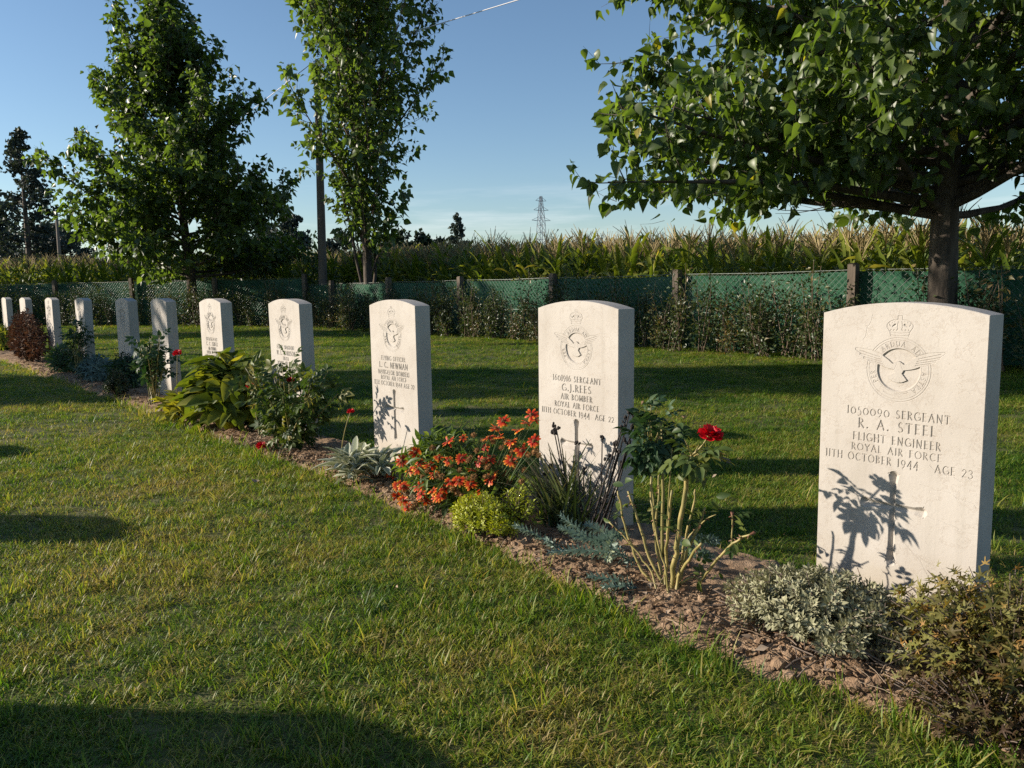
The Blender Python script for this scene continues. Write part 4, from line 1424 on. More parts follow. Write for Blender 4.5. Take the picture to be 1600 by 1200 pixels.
# trees of the left boundary: beyond the edge of the picture, they shade the middle of the row
for (x, y, H, h0, wd_, lab) in [(-11.6, 7.75, 5.0, 1.0, 1.3, 'slim poplar beyond the left edge that shades the middle headstones'), (-13.8, 15.5, 5.3, 0.8, 1.5, 'slim poplar beyond the left edge that shades the far fence'), (-17.4, 22.0, 4.6, 0.9, 1.6, 'low bushy poplar beyond the left edge that shades the far end fence'), (-16.5, 12.4, 7.2, 5.3, 1.0, 'tall poplar beyond the left edge that shades the near fence')]:
    make_tree('poplar_tree', lab, (x, y, 0), H, 0.09, h0, 30, lambda h, az: wd_ * 1.25, lambda h: 45, 0.3, 0.19, 3600, SH_POPLAR_LO, 0, (0, 0), 0.2, 0.5, small=True, group='poplars of the left boundary')


# far trees: crowns of leafy clumps
def far_tree(name, label, base, H, w, h0, nclump, size, mat='farleaf', kind='round', group=None):
    root = thing(name, label, 'tree', base, 0, group)
    tb = MB()
    tb.tube([(0, 0, -0.5), (0.03 * H * 0.1, 0, H * 0.45), (0, 0, H * 0.93)], [H * 0.022, H * 0.015, 0.02], 7)
    pos, tip = [], []
    if kind == 'conifer':
        nb = 90
        for k in range(nb):
            f = (k + rng.uniform(0, 1)) / nb
            z = h0 + (H - h0) * f
            L = w * 0.5 * (1 - f) ** 0.85 * rng.uniform(0.6, 1.15) + 0.12 * w * (1 - f) + 0.05
            az = rng.uniform(0, 2 * math.pi)
            P = poly_len_dir((0, 0, z), (math.cos(az), math.sin(az), rng.uniform(-0.1, 0.35)), L, 6, 0.35, 0.07)
            tb.tube(P, np.linspace(0.05 * H / 12, 0.01, 6), 3, caps=False)
            m = max(3, int(nclump / nb * (0.35 + 1.3 * (1 - f))))
            u = rng.uniform(0.15, 1, m)
            a, d = along(P, u)
            pos.append(a + rng.normal(0, 0.10 * w * 0.2, (m, 3)))
            tip.append(norm(d + rng.normal(0, 0.5, (m, 3)) + np.array([0, 0, -0.1])))
    else:
        nl = 26
        for k in range(nl):
            c = rdir(1)[0] * rng.uniform(0.35, 0.95) ** 0.6
            c = np.array([c[0] * w * 0.42, c[1] * w * 0.42, h0 + (H - h0) * (0.5 + 0.44 * c[2])])
            tb.tube(np.array([(0, 0, h0 * 0.8), (c[0] * 0.4, c[1] * 0.4, (h0 + c[2]) * 0.5), c]), [0.012 * H, 0.008 * H, 0.01], 3, caps=False)
            m = nclump // nl
            r = w * rng.uniform(0.13, 0.2)
            a = c + rdir(m) * r * rng.uniform(0.2, 1.1, (m, 1)) * np.array([1, 1, 0.8])
            pos.append(a)
            tip.append(rdir(m))
    tb.build('trunk', M['bark'], root)
    pos, tip = np.concatenate(pos), np.concatenate(tip)
    n = len(pos)
    V, F, T = leaf_cloud(SH_CLUMP, pos, tip, rdir(n) + np.array([0, 0, 0.5]), size * rng.uniform(0.6, 1.4, n), np.clip(rng.normal(0.5, 0.25, n), 0, 1))
    link('crown', mk_mesh('crown', V, F, M[mat], T, False), root, 'stuff')
    return root


def ft(x, ybot, Y):
    p = at_y(x, ybot, Y)
    return (p[0], p[1], -0.8)


far_tree('conifer_tree', 'dark airy conifer behind the maize at the far left, tallest there', ft(45, 400, 58), 12.8, 7.4, 0.8, 4200, 0.30, 'conifer', 'conifer')
far_tree('conifer_tree', 'lower dark tree hugging the left edge behind the maize', ft(2, 400, 62), 8.6, 4.2, 0.6, 2200, 0.36, 'conifer', 'conifer')
far_tree('broadleaf_tree', 'dark tree behind the maize between the conifer and the round poplar', ft(92, 400, 70), 8.2, 5, 0.8, 2400, 0.36, 'conifer')
far_tree('broadleaf_tree', 'dark tall tree behind the maize, left of the wooden pole', ft(452, 400, 60), 7.4, 4.6, 0.8, 2600, 0.32, 'conifer')
far_tree('broadleaf_tree', 'dark tree behind the maize just right of the wooden pole', ft(528, 400, 66), 6.6, 4.2, 0.7, 2200, 0.32, 'conifer')
far_tree('broadleaf_tree', 'dark tree behind the round poplar at its right edge', ft(405, 400, 64), 7.6, 4.4, 0.7, 2200, 0.34, 'conifer')
for (x, H, w, lab) in [(612, 11.2, 8, 'leftmost rounded tree of the distant grove'), (638, 12.2, 9, 'tallest rounded tree in the middle of the distant grove'), (666, 11.6, 8.5, 'rounded tree in the right half of the distant grove'), (692, 10.6, 7, 'lowest rounded tree of the distant grove beside the spiky one')]:
    far_tree('broadleaf_tree', lab, ft(x, 395, 150), H, w, 1.0, 1500, 0.8, 'farleaf', 'round', 'trees of the distant grove')
t = far_tree('conifer_tree', 'spiky grey green tree with a bent tip at the right end of the distant grove', ft(716, 395, 130), 12.6, 6.0, 1.2, 1700, 0.55, 'conifer', 'conifer')
far_tree('broadleaf_tree', 'small round lone tree far behind the maize, right of the pylon', ft(940, 390, 190), 11.9, 5.2, 1.5, 1200, 0.7, 'farleaf')

# ------------------------------------------------------------------ pole, wire, pylon
pp = at_y(506, 503, 18.2)
foot = np.array([pp[0], pp[1], 0])
topx = at_y(497, 140, 18.2)
root = thing('utility_pole', 'slim leaning wooden utility pole at the corner of the fence', 'utility pole', foot)
tv = topx - foot
tv[2] = 5.55
m = MB()
t = np.linspace(0, 1, 9)[:, None]
m.tube(np.array([0, 0, -0.2]) + t * (tv + np.array([0, 0, 0.2])), np.linspace(0.105, 0.07, 9), 10)
m.build('shaft', M['pole'], root, True)
m = MB()
m.tube([tv + np.array([0, 0, -0.03]), tv + np.array([0.0, 0.0, 0.10])], 0.02, 6)
m.tube([tv + np.array([0, 0, 0.06]), tv + np.array([0.0, 0.0, 0.14])], [0.045, 0.03], 8)
m.build('insulator', M['steel'], root)
wtop = foot + tv + np.array([0, 0, 0.14])
r_ = ray(822, -4)
far_r = CAMP + r_ * (14.2 / r_[1])
ext = far_r + (far_r - wtop) * 1.2
r_ = ray(405, 163)
far_l = CAMP + r_ * (23.0 / r_[1])
ext_l = far_l + (far_l - wtop) * 3
m = MB()
P = np.array([ext_l, far_l, wtop, (wtop + far_r) / 2 - UP * 0.02, far_r, ext])
m.tube(P, 0.009, 5)
tag(m.build('power_line', M['line'], None, True), 'thin pale overhead wire crossing the sky to the wooden pole', 'wire')

p = ft(93, 400, 44)
m = MB()
m.tube([(0, 0, -0.3), (0, 0, 3), (0.02, 0, 5.9)], [0.11, 0.09, 0.07], 8)
tag(m.build('utility_pole', M['pole'], None, True), 'thin far pole rising from the maize left of the round poplar', 'utility pole')
bpy.context.scene.objects['utility_pole.001'].location = p

PY = 330.0
pb = at_y(846, 380, PY)
root = thing('electricity_pylon', 'far grey lattice electricity pylon above the maize', 'pylon', (pb[0], PY, -1), 0.5)
ztop = CAM_Z + (440 - 310) / CAM_F * PY + 1 + 1.0
legs = []
def pyl(z):
    f = z / ztop
    return np.interp(f, [0, 0.5, 0.72, 1.0], [3.0, 1.55, 1.15, 0.35])
zs = np.linspace(0, ztop, 14)
for sx in (-1, 1):
    for sy in (-1, 1):
        m = MB()
        m.tube([(sx * pyl(z), sy * pyl(z), z) for z in zs], 0.13, 4)
        m.build('leg', M['steel'], root)
m = MB()
for a, b in zip(zs[:-1], zs[1:]):
    wa, wb = pyl(a), pyl(b)
    for s in (-1, 1):
        m.tube([(-wa, s * wa, a), (wb, s * wb, b)], 0.075, 3)
        m.tube([(wa, s * wa, a), (-wb, s * wb, b)], 0.075, 3)
        m.tube([(s * wa, -wa, a), (s * wb, wb, b)], 0.075, 3)
    m.tube([(-wb, -wb, b), (wb, -wb, b), (wb, wb, b), (-wb, wb, b), (-wb, -wb, b)], 0.075, 3)
m.build('bracing', M['steel'], root, kind='stuff')
for zz, L in ((ztop * 0.74, 3.2), (ztop * 0.85, 2.6), (ztop * 0.95, 1.9)):
    m = MB()
    w = pyl(zz)
    for s in (-1, 1):
        m.tube([(s * w, -w, zz), (s * (w + L), 0, zz + 0.1)], 0.075, 3)
        m.tube([(s * w, w, zz), (s * (w + L), 0, zz + 0.1)], 0.075, 3)
        m.tube([(s * w, 0, zz + 1.5), (s * (w + L), 0, zz + 0.15)], 0.075, 3)
    m.build('cross_arm', M['steel'], root)

# ------------------------------------------------------------------ maize
def corn_kind(seed):
    r = np.random.default_rng(seed)
    m = MB()
    H = 1.86
    bend = r.normal(0, 0.04, 2)
    zz = np.linspace(0, H, 6)
    st = np.stack([bend[0] * (zz / H) ** 2, bend[1] * (zz / H) ** 2, zz], 1)
    m.tube(st, np.linspace(0.014, 0.006, 6), 4, tint=0.35, caps=False)
    az0 = r.uniform(0, 2 * math.pi)
    for k in range(13):
        z = 0.45 + 1.3 * k / 12 + r.uniform(-0.04, 0.04)
        az = az0 + math.pi * k + r.normal(0, 0.35)
        L = r.uniform(0.6, 0.85) * (1.0 if k < 10 else 0.72)
        w = r.uniform(0.030, 0.042)
        e = math.radians(r.uniform(48, 70) + (8 if k > 9 else 0))
        nseg = 7
        p = np.array([bend[0] * (z / H) ** 2, bend[1] * (z / H) ** 2, z])
        V = []
        drop = r.uniform(0.9, 2.3) if k < 11 else r.uniform(0.4, 1.2)
        tw = r.normal(0, 0.5)
        for q in range(nseg + 1):
            f = q / nseg
            ee = e - drop * f ** 1.6
            d = np.array([math.cos(az) * math.cos(ee), math.sin(az) * math.cos(ee), math.sin(ee)])
            s = np.array([-math.sin(az), math.cos(az), 0])
            u = np.cross(s, d)
            a2 = tw * f
            s2 = s * math.cos(a2) + u * math.sin(a2)
            hw = w * min(1, 0.45 + 2.2 * f) * (1 - f ** 3.2) + 0.002
            wav = 0.012 * math.sin(q * 2.1 + k)
            V += [p - s2 * hw + u * (hw * 0.35 + wav), p, p + s2 * hw + u * (hw * 0.35 - wav)]
            p = p + d * L / nseg
        F = []
        for q in range(nseg):
            a, b = 3 * q, 3 * q + 3
            F += [[a, a + 1, b + 1, b], [a + 1, a + 2, b + 2, b + 1]]
        dry = np.clip(0.44 + 0.10 * r.normal() + (0.4 if k < 3 and r.random() < 0.6 else 0) + 0.28 * np.repeat(np.linspace(0, 1, nseg + 1), 3) ** 2, 0, 1)
        m.add(np.array(V), np.array(F), dry)
    t = MB()
    for q in range(10):
        a = r.uniform(0, 2 * math.pi)
        e = math.radians(90 if q == 0 else r.uniform(48, 78))
        L = r.uniform(0.24, 0.36)
        b0 = np.array([bend[0], bend[1], H - 0.02 + 0.012 * q])
        P = poly_len_dir(b0, (math.cos(a) * math.cos(e), math.sin(a) * math.cos(e), math.sin(e)), L, 4, -0.25, 0.05)
        t.tube(P, [0.003, 0.0055, 0.0055, 0.003], 3, tint=float(r.uniform(0.2, 0.9)), caps=False)
    t.tube([st[-1] - UP * 0.02, st[-1] + UP * 0.1], 0.005, 3, tint=0.3)
    return m, t


CK = [corn_kind(100 + k) for k in range(9)]
CKM = [(a.mesh('maize_plant', M['corn'], True), b.mesh('tassel', M['tassel'])) for a, b in CK]
front = []
for row in range(3):
    for a in np.arange(-3.0, 17.2, 0.165):
        q = site(a + rng.uniform(-0.05, 0.05), FENCE_D + 1.55 + 0.72 * row + rng.uniform(-0.06, 0.06))
        front.append(q)
front = np.array(front)
vis = (np.abs((front - CAMP) @ rt / ((front - CAMP) @ fw)) < 0.66)
front = front[vis]
order = np.argsort(np.linalg.norm(front - CAMP, axis=1))
indiv = front[order[:300]]
rest = list(front[order[300:]])
for row in range(3, 16):
    for a in np.arange(-3.0, 22, 0.19 if row < 9 else 0.28):
        rest.append(site(a + rng.uniform(-0.05, 0.05), FENCE_D + 1.55 + 0.72 * row + rng.uniform(-0.08, 0.08)))
for row in range(26):
    for s in np.arange(-6.0, 26, 0.2 if row < 9 else 0.3):
        rest.append(CORNER + END_DIR * (s + rng.uniform(-0.06, 0.06)) + END_N * (1.6 + 0.75 * row + rng.uniform(-0.08, 0.08)))
rest = np.array(rest)
keep = (outside(rest[:, 0], rest[:, 1]) > 1.3) & (np.abs((rest - CAMP) @ rt / ((rest - CAMP) @ fw)) < 0.75)
rest = rest[keep]


def corn_scale(p):
    t = corn_top(p[:, 1]) + rng.normal(0, 0.09, len(p))
    zb = field_z(p[:, 0], p[:, 1])
    return zb, (t - zb + 0.10) / 2.25


zb, scs = corn_scale(indiv)
for k, q in enumerate(indiv):
    v = int(rng.integers(0, len(CKM)))
    o = bpy.data.objects.new('maize_plant', CKM[v][0])
    COL.objects.link(o)
    o.location = (q[0], q[1], zb[k])
    o.rotation_euler = (rng.normal(0, 0.04), rng.normal(0, 0.04), rng.uniform(0, 6.28))
    o.scale = (scs[k] * 1.0,) * 3
    tag(o, 'green maize plant with a brown tassel in the front rows just behind the green fence', 'maize plant', 'maize plants in the front rows')
    c = bpy.data.objects.new('tassel', CKM[v][1])
    COL.objects.link(c)
    c.parent = o
zb, scs = corn_scale(rest)
both = []
for a, b in CK:
    me = a.mesh('maize', M['corn'], True)
    me.materials.append(M['tassel'])
    mm = MB()
    both.append((a, b))
n = len(rest)
idx = rng.integers(0, len(CK), n)
rot = np.stack([rng.normal(0, 0.04, n), rng.normal(0, 0.04, n), rng.uniform(0, 6.28, n)], 1)
pts = np.stack([rest[:, 0], rest[:, 1], zb], 1)


def joined(a, b):
    na = sum(len(f) for f in a.F)
    mm = MB()
    mm.V, mm.F, mm.T, mm.n = list(a.V), list(a.F), list(a.T), a.n
    for v, tt in zip(b.V, b.T):
        pass
    off = a.n
    mm.V += b.V
    mm.T += b.T
    mm.F += [f + off for f in b.F]
    mm.n += b.n
    me = mm.mesh('maize', M['corn'], True)
    me.materials.append(M['tassel'])
    vs = np.zeros(len(me.loops), np.int32)
    me.loops.foreach_get('vertex_index', vs)
    ls_ = np.zeros(len(me.polygons), np.int32)
    me.polygons.foreach_get('loop_start', ls_)
    me.polygons.foreach_set('material_index', (vs[ls_] >= off).astype(np.int32))
    return me


scatter('maize_field', pts, rot, np.repeat(scs[:, None], 3, 1), idx, [joined(a, b) for a, b in both])

# ------------------------------------------------------------------ lawn grass
def tuft(seed, nb=24, rad=0.036, h=0.030, wid=0.00115, flat=0.75):
    r = np.random.default_rng(seed)
    V, F, T, n = [], [], [], 0
    for k in range(nb):
        a, rr = r.uniform(0, 2 * math.pi), rad * math.sqrt(r.uniform(0, 1))
        p = np.array([math.cos(a) * rr, math.sin(a) * rr, -0.004])
        az = r.uniform(0, 2 * math.pi)
        hh = h * r.uniform(0.45, 1.25)
        e = math.radians(r.uniform(22, 84))
        drop = r.uniform(0.2, 1.5) * flat * 2
        w = wid * r.uniform(0.7, 1.4)
        s = np.array([-math.sin(az), math.cos(az), 0])
        t = np.clip(r.normal(0.46, 0.15) + (0.4 if r.random() < 0.16 else 0), 0, 1)
        for q in range(4):
            f = q / 3
            ee = e - drop * f
            d = np.array([math.cos(az) * math.cos(ee), math.sin(az) * math.cos(ee), math.sin(ee)])
            if q < 3:
                V += [p - s * w * (1 - 0.35 * f), p + s * w * (1 - 0.35 * f)]
                T += [t - 0.12 + 0.12 * f] * 2
            else:
                V += [p]
                T += [t + 0.05]
            p = p + d * hh / 3
        F += [[n, n + 1, n + 3, n + 2], [n + 2, n + 3, n + 5, n + 4], [n + 4, n + 5, n + 6, n + 6]]
        n += 7
    Q = np.array(F)
    quads = np.array([f for f in F if f[2] != f[3]])
    tris = np.array([f[:3] for f in F if f[2] == f[3]])
    return mk_mesh('grass_tuft', np.array(V), [quads, tris], M['grass'], np.array(T), True)


TUF = [tuft(300 + k, 24) for k in range(8)] + [tuft(400 + k, 10, 0.02, 0.062, 0.0016, 0.4) for k in range(4)]
NT = 8
pts, scl, ids = [], [], []


def lawn_ok(p):
    q = p[:, :2] - ORG[:2]
    a, d = q @ RV[:2], q @ BV[:2]
    inbed = (a > -1.62) & (a < 14) & (d > bed_front(a) + rng.normal(0.0, 0.016, len(p))) & (d < bed_back(a) - 0.09 + rng.normal(0, 0.02, len(p)))
    stone = np.zeros(len(p), bool)
    for s in STONE_A:
        stone |= (a > s - ST_W - 0.0) & (a < s + 0.0) & (d > -0.0) & (d < ST_T)
    return (outside(p[:, 0], p[:, 1]) < 0.25) & ~inbed & ~stone, a, d


for (y0, y1, dens, sh, sz) in [(0.75, 2.6, 3300, 0.95, 0.88), (2.6, 4.5, 2200, 1.05, 0.92), (4.5, 8, 950, 1.35, 0.95), (8, 14, 330, 1.9, 1.05), (14, 25, 110, 3.1, 1.2)]:
    w1 = 0.92 * y1 + 1.3
    n = int(2 * w1 * (y1 - y0) * dens)
    p = np.stack([rng.uniform(-w1, w1, n), rng.uniform(y0, y1, n), np.zeros(n)], 1)
    p = p[np.abs(p[:, 0]) < 0.92 * p[:, 1] + 1.2]
    ok, a, d = lawn_ok(p)
    p, a, d = p[ok], a[ok], d[ok]
    # thin, worn spots and lush ones
    cov = fbm(p[:, 0] * 1.7, p[:, 1] * 1.7, 4, 41)
    keep = rng.random(len(p)) < np.clip(0.55 + 2.2 * (cov - 0.30), 0.5, 1)
    p, a, d, cov = p[keep], a[keep], d[keep], cov[keep]
    p[:, 2] = lawn_z(p[:, 0], p[:, 1])
    edge = np.clip(1 - np.abs(d - bed_front(a)) / 0.12, 0, 1) * (d < 0.2)
    lush = np.clip((fbm(p[:, 0] * 2.6 + 9, p[:, 1] * 2.6, 3, 55) - 0.5) * 4, 0, 1)
    sh_ = sh * rng.uniform(0.75, 1.2, len(p))
    hz = sz * rng.uniform(0.7, 1.15, len(p)) * (1 + 0.55 * edge + 0.35 * lush)
    k = rng.integers(0, NT, len(p))
    tall = rng.random(len(p)) < (0.022 + 0.18 * edge + 0.03 * lush)
    k[tall] = NT + rng.integers(0, 4, tall.sum())
    pts.append(p)
    scl.append(np.stack([sh_, sh_, hz * (1 if sh < 2 else 1.15)], 1))
    ids.append(k)
pts, scl, ids = np.concatenate(pts), np.concatenate(scl), np.concatenate(ids)
n = len(pts)
scatter('lawn_grass', pts, np.stack([rng.normal(0, 0.12, n), rng.normal(0, 0.12, n), rng.uniform(0, 6.28, n)], 1), scl, ids, TUF)

# ------------------------------------------------------------------ bed plants
def bz(p):
    q = np.asarray(p)[:2] - ORG[:2]
    return float(bed_z(q @ RV[:2], q @ BV[:2]))


def bed_spot(x, y_unused, depth):
    """a spot in the bed: the photo column and how far in front of the stones it stands"""
    p = on_row(x, 700, depth)
    p[2] = 0
    p[2] = bz(p) + 0.004
    return p


def zpx(p, y):
    """height that a photo row has at the distance of p"""
    d = (p - CAMP) @ np.array([0, 1, 0])
    r = ray(800 + (p[0] / p[1]) * CAM_F, y)
    return CAM_Z + r[2] * d / r[1]


def quad(p0, p1, p2, n):
    t = np.linspace(0, 1, n)[:, None]
    return (1 - t) ** 2 * p0 + 2 * t * (1 - t) * p1 + t * t * p2


def shoots(nsh, rad, h, flat=0.0, basr=0.04, lean=0.5, dome=True):
    """curved stems from a crown to the surface of a mound"""
    out = []
    for k in range(nsh):
        a = k * 2.39996 + rng.normal(0, 0.3)
        f = math.sqrt((k + 0.5) / nsh)
        top = np.array([math.cos(a) * rad[0] * f, math.sin(a) * rad[1] * f, h * (math.sqrt(max(0.02, 1 - f * f * 0.92)) if dome else 1) * rng.uniform(0.82, 1.1)])
        p0 = np.array([math.cos(a) * rad[0] * basr * f * 3, math.sin(a) * rad[1] * basr * f * 3, -0.01])
        mid = np.array([top[0] * lean, top[1] * lean, top[2] * 0.62])
        out.append(quad(p0, mid, top, 7))
    return out


def mound(name, label, cat, p, rad, h, nsh, per, shape, key, mat, ls, lo=0.25, spread=0.012, ind=0, stem='twig', sr=0.0025, tint=(0.5, 0.2), upb=0.7, group=None, tip_tint=0.0, rz=YAW, lean=0.5, whorl=True, leafname='leaf', rest='foliage', nup=0.3):
    root = thing(name, label, cat, p, 0, group)
    c, s = math.cos(rz), math.sin(rz)
    Rz = np.array([[c, -s, 0], [s, c, 0], [0, 0, 1]])
    st = MB()
    P, T, N, S, TI = [], [], [], [], []
    for sh in shoots(nsh, rad, h, lean=lean):
        sh = sh @ Rz.T
        st.tube(sh, np.linspace(sr * 1.4, sr * 0.6, len(sh)), 4, caps=False)
        u = np.sort(lo + (1 - lo) * rng.uniform(0, 1, per) ** 0.8)
        a, d = along(sh, u)
        n = per
        ph = np.arange(n) * 2.4 + rng.uniform(0, 6.28)
        sx = norm(np.cross(d, np.array([0.3, 0.2, 0.9])))
        sy = np.cross(d, sx)
        out = np.cos(ph)[:, None] * sx + np.sin(ph)[:, None] * sy
        P.append(a + out * spread * rng.uniform(0.2, 1.2, (n, 1)))
        T.append(norm(out * rng.uniform(0.5, 1, (n, 1)) + d * upb * rng.uniform(0.4, 1.2, (n, 1)) + rng.normal(0, 0.15, (n, 3))))
        N.append(norm(d + np.array([0, 0, nup]) - out * 0.3 + rng.normal(0, 0.2, (n, 3))))
        S.append(ls * np.clip(rng.normal(1, 0.22, n), 0.5, 1.5) * (1.05 - 0.35 * u ** 3))
        TI.append(np.clip(rng.normal(tint[0], tint[1], n) + tip_tint * (u - 0.6), 0.02, 0.98))
    st.build('stem', M[stem] if isinstance(stem, str) else stem, root, True)
    P, T, N, S, TI = [np.concatenate(v) for v in (P, T, N, S, TI)]
    P[:, 2] = np.maximum(P[:, 2], 0.006)
    emit_leaves(root, key, shape, M[mat], P, T, N, S, TI, ind, leafname, rest)
    return root


# 1 silver shrub in front of the nearest stone -----------------------
p = bed_spot(1290, 0, -0.262)
root = mound('silver_shrub', 'low silver grey leafy mound in front of the Steel headstone', 'shrub', p, (0.25, 0.165), 0.132, 240, 66, SH_OVAL_LO, 'silver_leaf', 'silver', 0.0155, 0.3, 0.008, 300, 'woody', 0.0022, (0.55, 0.22), 1.0, tip_tint=0.25)
m = MB()
for k in range(230):
    a = rng.uniform(0, 6.28)
    r0 = rng.uniform(0.3, 1.05)
    b0 = np.array([math.cos(a) * 0.22 * r0, math.sin(a) * 0.14 * r0, 0.0])
    b0 = -RV * b0[0] + BV * b0[1]
    d = norm(rng.normal(size=3) * np.array([1, 1, 0.35]) + np.array([0, 0, 0.35]))
    L = rng.uniform(0.03, 0.10)
    m.tube(quad(b0, b0 + d * L * 0.6, b0 + d * L + rng.normal(0, 0.02, 3), 4) + UP * 0.012, 0.0014, 3, caps=False)
m.build('dead_stem', M['woody'], root, kind='stuff')

# 2 cut-leaved brownish plant at the right edge ----------------------
p = bed_spot(1600, 0, -0.235)
mound('cut_leaf_plant', 'brown and olive cut leaved plant at the right edge, below the Steel headstone', 'plant', p, (0.255, 0.19), 0.225, 125, 16, SH_PALM, 'cut_leaf', 'geranium', 0.025, 0.3, 0.03, 300, 'woody', 0.0017, (0.48, 0.27), 0.7, lean=0.45, nup=0.9)
p = bed_spot(1580, 0, -0.40)
mound('cut_leaf_plant', 'low dry fringe of brown cut leaves over the bed edge in the bottom right corner', 'plant', p, (0.20, 0.085), 0.10, 56, 13, SH_PALM, 'cut_leaf', 'geranium', 0.020, 0.25, 0.025, 120, 'woody', 0.0015, (0.3, 0.25), 0.7, lean=0.5, nup=0.8)

# 3 roses -------------------------------------------------------------
def rose_bloom(seed, dead=False):
    r = np.random.default_rng(seed)
    m = MB()
    lay = [(5, 0.011, 0.016, 78), (6, 0.017, 0.020, 62), (7, 0.023, 0.022, 42), (7, 0.027, 0.021, 20)]
    for li, (n, rr, L, e) in enumerate(lay):
        for k in range(n):
            a = 2 * math.pi * (k + 0.5 * li) / n + r.normal(0, 0.12)
            ee = math.radians(e + r.normal(0, 9))
            o = np.array([math.cos(a), math.sin(a), 0])
            s = np.array([-math.sin(a), math.cos(a), 0])
            V = []
            for u in (0, 0.4, 0.75, 1.0):
                w = L * (0.35 + 0.75 * math.sin(min(1, u + 0.12) * 2.1))
                cup = 0.35 * (1 - u)
                c = o * (0.003 + rr * 0.25 + L * u * math.cos(ee + 0.3 - 0.55 * u)) + UP * (L * u * math.sin(ee + 0.3 - 0.55 * u) - 0.0015 * li)
                for v in (-1, -0.4, 0.4, 1):
                    V.append(c + s * w * 0.55 * v + (-o * 0.30 * w * cup * v * v * -1 + UP * 0.22 * w * v * v) + r.normal(0, 0.0006, 3))
            F = []
            for q in range(3):
                for c in range(3):
                    i = q * 4 + c
                    F.append([i, i + 1, i + 5, i + 4])
            m.add(np.array(V), np.array(F), np.clip(r.normal(0.55 - 0.05 * (3 - li), 0.13), 0, 1))
    return m.mesh('rose_bloom', M['red'], True)


BLOOM = [rose_bloom(s) for s in (1, 2, 3)]


def put_bloom(root, pos, dirv, s, k=0, name='rose_bloom', me=None):
    o = bpy.data.objects.new(name, me or BLOOM[k % 3])
    COL.objects.link(o)
    o.parent = root
    q = Vector(dirv).to_track_quat('Z', 'Y')
    o.matrix_local = Matrix.Translation(Vector(pos)) @ q.to_matrix().to_4x4() @ Matrix.Rotation(k * 1.3, 4, 'Z') @ Matrix.Scale(s, 4)
    m = MB()
    for q_ in range(5):
        a = 2 * math.pi * q_ / 5
        e = np.array([math.cos(a), math.sin(a), 0])
        m.add(np.array([e * 0.002 + np.array([-e[1], e[0], 0]) * 0.003, e * 0.002 - np.array([-e[1], e[0], 0]) * 0.003, e * 0.017 + UP * -0.006]) + UP * -0.003, np.array([[0, 1, 2]]), 0.5)
    m.tube([(0, 0, -0.012), (0, 0, -0.004), (0, 0, 0.002)], [0.002, 0.0045, 0.004], 6)
    m.build('sepal', M['rose_leaf'], o)
    return o


def cane_path(pxs, base, depth0, depth1):
    """a cane through photo points, its depth in the bed running from depth0 to depth1"""
    P = [on_row(x, y, d) for (x, y), d in zip(pxs, np.linspace(depth0, depth1, len(pxs)))]
    P = np.array(P)
    t = np.linspace(0, len(P) - 1, 4 * (len(P) - 1) + 1)
    Q = np.stack([np.interp(t, np.arange(len(P)), P[:, k]) for k in range(3)], 1)
    S = Q.copy()
    for _ in range(3):
        S[1:-1] = (S[:-2] + 2 * S[1:-1] + S[2:]) / 4
    S[1:-1] += rng.normal(0, 0.0012, (len(S) - 2, 3))
    return S


def zc(x, y):
    return (960 + x / 3.527, 600 + y / 3.527)


RD = -0.295                                              # how far in front of the stones the big rose stands
base = on_row(1048, 926, RD)
base[2] = bz(base)
rose = thing('rose_bush', 'leggy rose with bare yellow canes and one red bloom near the Steel headstone', 'rose bush', base)
canes = [
    ([zc(310, 1160), zc(335, 960), zc(352, 840), zc(370, 720), zc(400, 520), zc(425, 395)], 0.0072, 0.0056, 0, 0),
    ([zc(258, 1150), zc(150, 1040), zc(70, 840), zc(40, 700), zc(18, 590)], 0.0042, 0.0022, -0.01, -0.03),
    ([zc(276, 1110), zc(190, 960), zc(130, 740), zc(75, 590)], 0.0046, 0.003, 0.01, 0.0),
    ([zc(262, 1090), zc(236, 900), zc(205, 700), zc(205, 510)], 0.0042, 0.0032, 0.03, 0.05),
    ([zc(285, 1100), zc(286, 900), zc(300, 740), zc(318, 585)], 0.0045, 0.003, 0.01, -0.02),
    ([zc(268, 1060), zc(215, 870), zc(245, 620), zc(248, 480)], 0.0036, 0.0026, 0.02, 0.04),
    ([zc(330, 1110), zc(375, 985), zc(398, 820), zc(440, 660), zc(446, 580)], 0.004, 0.0024, 0.03, 0.05),
    ([zc(340, 1090), zc(410, 960), zc(480, 880)], 0.0046, 0.0034, 0.0, -0.03),
    ([zc(360, 1060), zc(420, 880), zc(475, 760), zc(500, 680)], 0.0038, 0.0024, 0.02, 0.04),
    ([zc(470, 1085), zc(545, 1000), zc(635, 890), zc(700, 845), zc(752, 828)], 0.0040, 0.0024, 0.03, 0.03),
    ([zc(645, 880), zc(652, 790), zc(648, 715)], 0.0018, 0.0015, 0.03, 0.03),
    ([zc(320, 1120), zc(400, 1075), zc(440, 1060), zc(475, 1085)], 0.0034, 0.003, 0.0, 0.03),
    ([zc(240, 1080), zc(130, 930), zc(60, 850), zc(-30, 760)], 0.003, 0.0018, -0.03, -0.06),
    ([zc(400, 860), zc(480, 760), zc(560, 720)], 0.0022, 0.0014, 0.03, 0.03),
    ([zc(300, 1140), zc(280, 1000), zc(225, 820), zc(200, 640)], 0.0032, 0.0022, -0.03, -0.05),
]
main_tip = None
CANE_LEAVES = []
